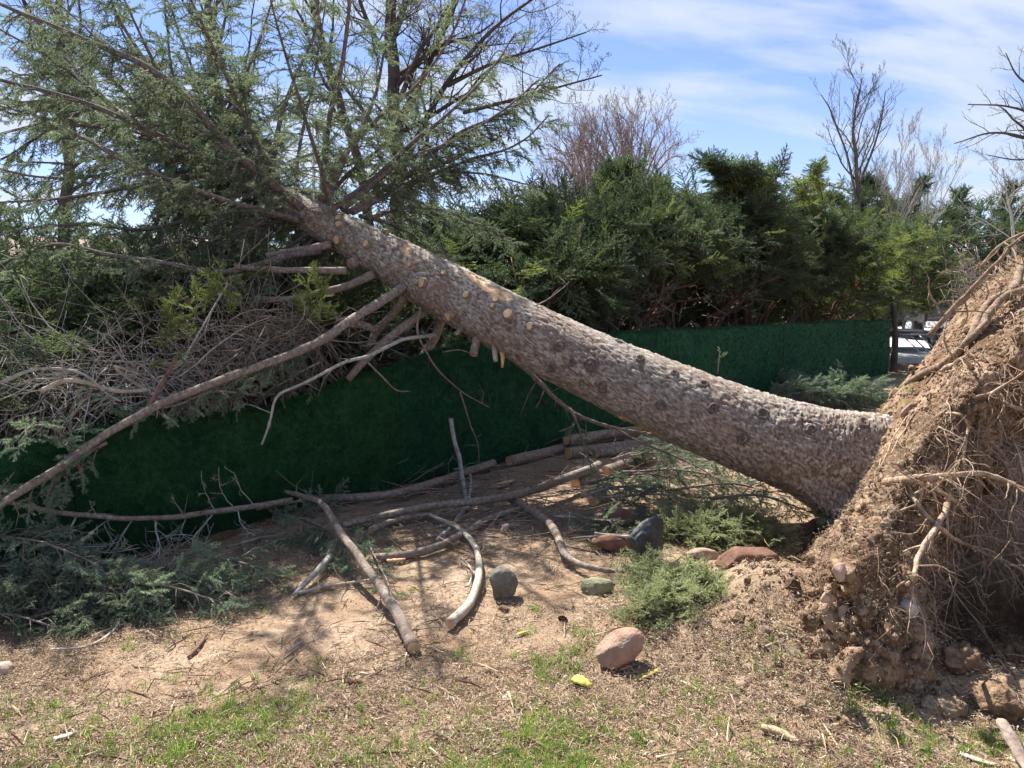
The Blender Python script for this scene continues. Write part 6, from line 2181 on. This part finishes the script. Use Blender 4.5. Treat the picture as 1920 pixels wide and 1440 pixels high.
m_scrap = mat_noise('weathered_scrap_wood', [(0.3, (0.30, 0.20, 0.12)), (0.7, (0.55, 0.42, 0.28))], 14, 0.85, 0.5, 70)
chip('chunky peeled wood piece lying in the right foreground grass', GP((1428, 1363, .014), (1460, 1372, .016), (1497, 1390, .012)), .017, m_scrap, flat=.8)
chip('splintered grey board end poking in at the bottom right corner', GP((1878, 1352, .09), (1905, 1400, .07), (1935, 1460, .06)), .025, mat_noise('dark_board', [(0.3, (0.12, 0.085, 0.07)), (0.7, (0.36, 0.29, 0.24))], 16, .85, .5), name='board', cat='board', flat=.6)
chip('pale split wood sliver at the bottom right', GP((1800, 1412, .01), (1835, 1425, .012), (1868, 1434, .01)), .014, M['limb_pale'])
chip('short dark stick end lying in the needle litter at left', GP((353, 1232, .012), (372, 1212, .015), (388, 1188, .015)), .009, M['limb_red'], flat=1)
chip('short stick on the bare soil left of the straight limb end', GP((545, 1220, .008), (555, 1212, .010), (566, 1202, .008)), .007, M['limb_grey'], flat=1)
chip('curled bark strip on the litter at lower left', GP((100, 1385, .01), (122, 1380, .014), (145, 1372, .01)), .014, M['limb_pale'])
chip('yellow-painted bark chip left of the boulder', GP((1076, 1270, .02), (1090, 1276, .025), (1108, 1286, .01)), .032, M['yellow'], name='painted_chip', cat='wood chip', flat=.3)
chip('yellow-painted stick right of the boulder', GP((1186, 1272, .010), (1210, 1266, .014), (1236, 1254, .016)), .017, M['yellow'], name='painted_chip', cat='wood chip', flat=.3)
chip('small yellow-painted leaf scrap among weeds left of the grey rock', GP((968, 1190, .01), (978, 1186, .014), (990, 1183, .012)), .009, M['yellow'], name='painted_chip', cat='wood chip', flat=.3)
chip('small orange wood block beside the lower grey pole', GP((725, 1052, .02), (742, 1051, .02), (760, 1048, .02)), .018, M['cut'], flat=.7)
chip('fresh orange splinter block in the sunny gap between the poles', GP((930, 912, .02), (950, 905, .03), (962, 900, .02)), .03, M['cut'], flat=.7)

# pine cones
m_cone = mat_noise('cone_scales', [(0.3, (0.09, 0.05, 0.035)), (0.7, (0.28, 0.17, 0.12))], 60, .9, .3)
V, F = [], []
for i in range(60):
    f = i / 60
    a = i * 2.4
    x = (f - .5) * .085
    r = .014 * math.sin(math.pi * (f * .82 + .12)) + .003
    c = np.array([x, math.cos(a) * r, math.sin(a) * r])
    o_ = np.array([.010, math.cos(a) * .010, math.sin(a) * .010])
    tg = np.array([0, -math.sin(a), math.cos(a)]) * .007
    n = len(V)
    V += [c - tg - [.006, 0, 0], c + tg - [.006, 0, 0], c + tg * .7 + o_, c - tg * .7 + o_, c * [1, .3, .3]]
    F += [[n, n + 1, n + 2, n + 3]]
cone_me = mesh_np('pine_cone', V, [F, [[5 * i, 5 * i + 4, 5 * i + 1, 5 * i + 1] for i in range(0)] if False else [[5 * i, 5 * i + 4, 5 * i + 1] for i in range(60)]], False, (m_cone,))
for i, (px, py, lab) in enumerate([(368, 1343, 'brown spruce cone in the grass at lower left'), (180, 1205, 'reddish cone in the needle litter at left'), (668, 1286, 'cone on the litter right of the bare patch'), (1055, 1165, 'cone in front of the grey rock, to its right'), (1250, 1195, 'cone in the litter below the round juniper'), (945, 1145, 'cone at the foot of the rounded grey rock')]):
    p = on_ground(px, py)
    o = bpy.data.objects.new('spruce_cone', cone_me)
    col.objects.link(o)
    o.location = tuple(p + [0, 0, .009])
    o.scale = (.72, .72, .72)
    o.rotation_euler = (i, rng.normal() * .15, i * 1.7)
    o['label'] = lab
    o['category'] = 'cone'
    o['group'] = 'spruce cones on the litter'

# ------------------------------------------------------------------ litter, clods and grass
def patch_proto(name, n, R_, mats, lmin, lmax, wmin, wmax, seed, flat=.5, tilt=.25, kind='stick'):
    g = np.random.default_rng(seed)
    V, F, fm = [], [], []
    for i in range(n):
        c = np.array([g.normal() * R_, g.normal() * R_, 0.0])
        a = g.uniform(0, 6.283)
        ln = g.uniform(lmin, lmax)
        w = g.uniform(wmin, wmax)
        d = np.array([math.cos(a), math.sin(a), g.normal() * tilt])
        s = np.array([-math.sin(a), math.cos(a), g.normal() * .4])
        z = w * flat * .5 + g.uniform(0, .006)
        c[2] = z + abs(d[2]) * ln * .5
        b = len(V)
        k = 0.5 * g.uniform(.6, 1)
        bend = s * g.normal() * ln * .12
        V += [c - d * ln * .5 - s * w * k, c - d * ln * .5 + s * w * k, c + bend + s * w * .5, c + bend - s * w * .5, c + d * ln * .5, c + bend * 1 + np.array([0, 0, w * flat])]
        F += [[b, b + 1, b + 5], [b + 1, b + 2, b + 5], [b, b + 5, b + 3], [b + 2, b + 4, b + 5], [b + 3, b + 5, b + 4]]
        fm += [g.integers(0, len(mats))] * 5
    return proto(name, mesh_np(name, V, [F], False, mats, fmat=fm))


m_l1 = mat_noise('dry_needle_brown', [(0.3, (0.20, 0.125, 0.075)), (0.7, (0.36, 0.25, 0.16))], 3, .9, 0, rand=.3)
m_l2 = mat_noise('dry_straw', [(0.3, (0.42, 0.33, 0.21)), (0.7, (0.62, 0.52, 0.36))], 3, .9, 0, rand=.25)
m_l3 = mat_noise('dark_litter', [(0.3, (0.085, 0.05, 0.035)), (0.7, (0.17, 0.11, 0.075))], 3, .9, 0, rand=.3)
m_l4 = mat_noise('tan_chip', [(0.3, (0.27, 0.20, 0.14)), (0.7, (0.46, 0.36, 0.26))], 3, .9, 0, rand=.3)
LIT = inst_group('litter_scatter', [patch_proto(f'litter_{i}', 34, .045, (m_l1, m_l2, m_l3, m_l4, m_l1), .008, .034, .0010, .0028, 500 + i) for i in range(4)]
                 + [patch_proto('chips', 12, .05, (m_l4, m_l1, m_l1, m_l2), .006, .016, .003, .007, 520, tilt=.3)])
STK = inst_group('stick_scatter', [patch_proto(f'sticks_{i}', 4, .08, (m_l4, m_l1, m_l3, m_l2), .04, .13, .0025, .006, 530 + i, flat=1.0, tilt=.1) for i in range(3)])


def mask_pts(n, fn, px0=-60, px1=1980, py0=900, py1=1500, power=1.0):
    """random ground points over the view, denser nearby, kept by fn(x, y)"""
    out = []
    px = rng.uniform(px0, px1, n)
    py = rng.uniform(py0, py1, n)
    a, b = (px - 960) / FPX, -(py - 720) / FPX
    r = np.stack([a, cp + b * sp_, -sp_ + b * cp], 1)
    t = (-CAM_Z) / r[:, 2]
    p = CAMP + r * t[:, None]
    k = fn(p[:, 0], p[:, 1]) > rng.random(n)
    p = p[k]
    p[:, 2] = ground_z(p[:, 0], p[:, 1])
    return p


def in_front(x, y):
    return ((x - FA[0]) * fnor[0] + (y - FA[1]) * fnor[1]) > .03


def flat_rot(n, tilt=.12):
    return np.stack([rng.normal(size=n) * tilt, rng.normal(size=n) * tilt, rng.uniform(0, 6.283, n)], 1)


def lit_mask(x, y):
    f = fbm2(x * 1.7, y * 1.7, 4, 600)
    bare = np.exp(-(((x + .85) / .75) ** 2 + ((y - 3.35) / .42) ** 2)) + .6 * np.exp(-(((x + 1.3) / .5) ** 2 + ((y - 2.95) / .3) ** 2))
    return np.clip(.66 + f * .85 - bare * .6, .10, 1) * in_front(x, y)


p = mask_pts(21000, lit_mask, py0=860)
scatter('needle_litter', p, flat_rot(len(p)), rng.uniform(.7, 1.3, len(p)), LIT, 5, None, 'brown needle litter and wood chips strewn over the bare soil', 'litter')
p = mask_pts(1500, lambda x, y: np.clip(.55 + fbm2(x * 1.3, y * 1.3, 3, 610) * .6, .1, 1) * in_front(x, y), py0=930)
scatter('small_sticks', p, flat_rot(len(p), .06), rng.uniform(.6, 1.3, len(p)), STK, 3, None, 'small broken sticks scattered over the ground', 'sticks')


# soil crumbs
def crumb(seed):
    Vi, Fi = ico_pts((0, 0, 0), 1.0, seed, 1)
    return proto(f'crumb_{seed}', mesh_np('crumb', Vi, [Fi], False, (m_plate if seed % 2 else M['soil'],)))


CRB = inst_group('crumb_scatter', [crumb(i) for i in range(5)])
p = mask_pts(26000, lambda x, y: np.clip(1.3 * np.exp(-(((x - 1.45) / .75) ** 2 + ((y - 3.2) / .7) ** 2)) + .06, 0, 1) * in_front(x, y), py0=980)
scatter('soil_crumbs', p, flat_rot(len(p), 3), rng.gamma(1.5, .0044, len(p)) * np.exp(-(((p[:, 0] - 1.4) / .9) ** 2 + ((p[:, 1] - 3.3) / .9) ** 2)) + .002, CRB, 5, None, 'loose crumbs of tan soil around the root plate', 'soil')
# crumbs clinging to the plate
tri = f4
w_ = rng.integers(0, len(tri), 90000)
yc_ = co2[tri[w_]].mean(1)
w_ = w_[(rng.random(len(w_)) < np.clip(1.5 - (yc_[:, 1] - 2.8) * .7, .25, 1)) & (yc_[:, 2] > -.1)][:48000]
cen = co2[tri[w_]].mean(1)
scatter('clinging_crumbs', cen, flat_rot(len(cen), 3), rng.gamma(1.7, .0032, len(cen)) + .0013, CRB, 5, spruce)
# litter on the lawn side of the plate
nn = np.cross(co2[tri[w_][:, 1]] - co2[tri[w_][:, 0]], co2[tri[w_][:, 2]] - co2[tri[w_][:, 0]])
nn /= np.linalg.norm(nn, axis=1, keepdims=True) + 1e-9
lk = (nn[:, 2] > .25) & (cen[:, 0] < 2.3)
cl, nl_ = cen[lk][:1800], nn[lk][:1800]
tx_ = np.cross(nl_, rng.normal(size=nl_.shape))
scatter('plate_litter', cl + nl_ * .004, frames_to_euler(tx_, nl_), rng.uniform(.4, .8, len(cl)), LIT, 5, spruce)


# grass tufts
def tuft(seed, n=16, h=.045, w=.0022, spread=.014):
    g = np.random.default_rng(seed)
    V, F = [], []
    for i in range(n):
        b = np.array([g.normal() * spread, g.normal() * spread, 0])
        a = g.uniform(0, 6.283)
        lean = g.uniform(.1, .8)
        hh = h * g.uniform(.45, 1.1)
        o_ = np.array([math.cos(a), math.sin(a), 0])
        s = np.array([-math.sin(a), math.cos(a), 0]) * w * .5
        m = b + o_ * lean * hh * .35 + [0, 0, hh * .6]
        e = b + o_ * lean * hh * .95 + [0, 0, hh * (1 - .25 * lean)]
        k = len(V)
        V += [b - s, b + s, m + s * .8, m - s * .8, e]
        F.append(([k, k + 1, k + 2, k + 3], [k + 3, k + 2, k + 4]))
    return proto(f'tuft_{seed}', mesh_np('tuft', V, [[f[0] for f in F], [f[1] for f in F]], False, (M['grass'],)))


GRS = inst_group('grass_scatter', [tuft(i) for i in range(5)])


def grass_mask(x, y):
    f = fbm2(x * 1.9 + 3, y * 1.9, 4, 700)
    ff = sstep(-.05, .55, f)
    near = sstep(3.25, 2.5, y - .10 * x)
    pl = np.exp(-(((x - .15) / .45) ** 2 + ((y - 3.0) / .35) ** 2)) + np.exp(-(((x - 1.15) / .3) ** 2 + ((y - 3.15) / .4) ** 2))
    ell = .10 * sstep(.5, .8, f)
    m = near * (.22 + .75 * ff) + .8 * pl * ff + ell
    dx, dy = (x - PIT[0]) / 1.25, (y - PIT[1]) / 1.22
    mo = np.exp(-(((x - 1.3) / .55) ** 2 + ((y - 3.35) / .62) ** 2))
    return np.clip(m - 1.3 * mo, 0, 1) * (dx * dx + dy * dy > 1.25)


p = mask_pts(15000, grass_mask, py0=1040)
scatter('grass', p, flat_rot(len(p), .1), rng.uniform(.55, 1.15, len(p)), GRS, 5, None, 'sparse tufts of fresh green grass in the foreground', 'grass')
# a few lone weeds on bare soil
spots = [(603, 1240), (310, 1275), (985, 1190), (1000, 1142), (575, 1278), (1415, 1200), (1430, 1225), (490, 1140), (250, 1210), (345, 1195), (780, 1110), (860, 1225), (430, 1330)]
pts = np.array([on_ground(a + rng.normal() * 14, b + rng.normal() * 5) for a, b in spots for _ in range(9)])
scatter('weeds', pts, flat_rot(len(pts), .5), rng.uniform(.4, .8, len(pts)), GRS, 5, None, 'small bright weeds dotted over the bare soil', 'weeds')
# grass clinging to the lifted turf edge
pts = [q for q in (plate_point(a + rng.normal() * 8, b + rng.normal() * 14) for a, b in [(1655, 760), (1642, 775), (1690, 735), (1702, 730), (1528, 985), (1520, 1000), (1790, 570), (1425, 1200), (1440, 1190)] for _ in range(9)) if q is not None]
scatter('turf_grass', np.array(pts), flat_rot(len(pts), .6), rng.uniform(.5, .9, len(pts)), GRS, 5, spruce)
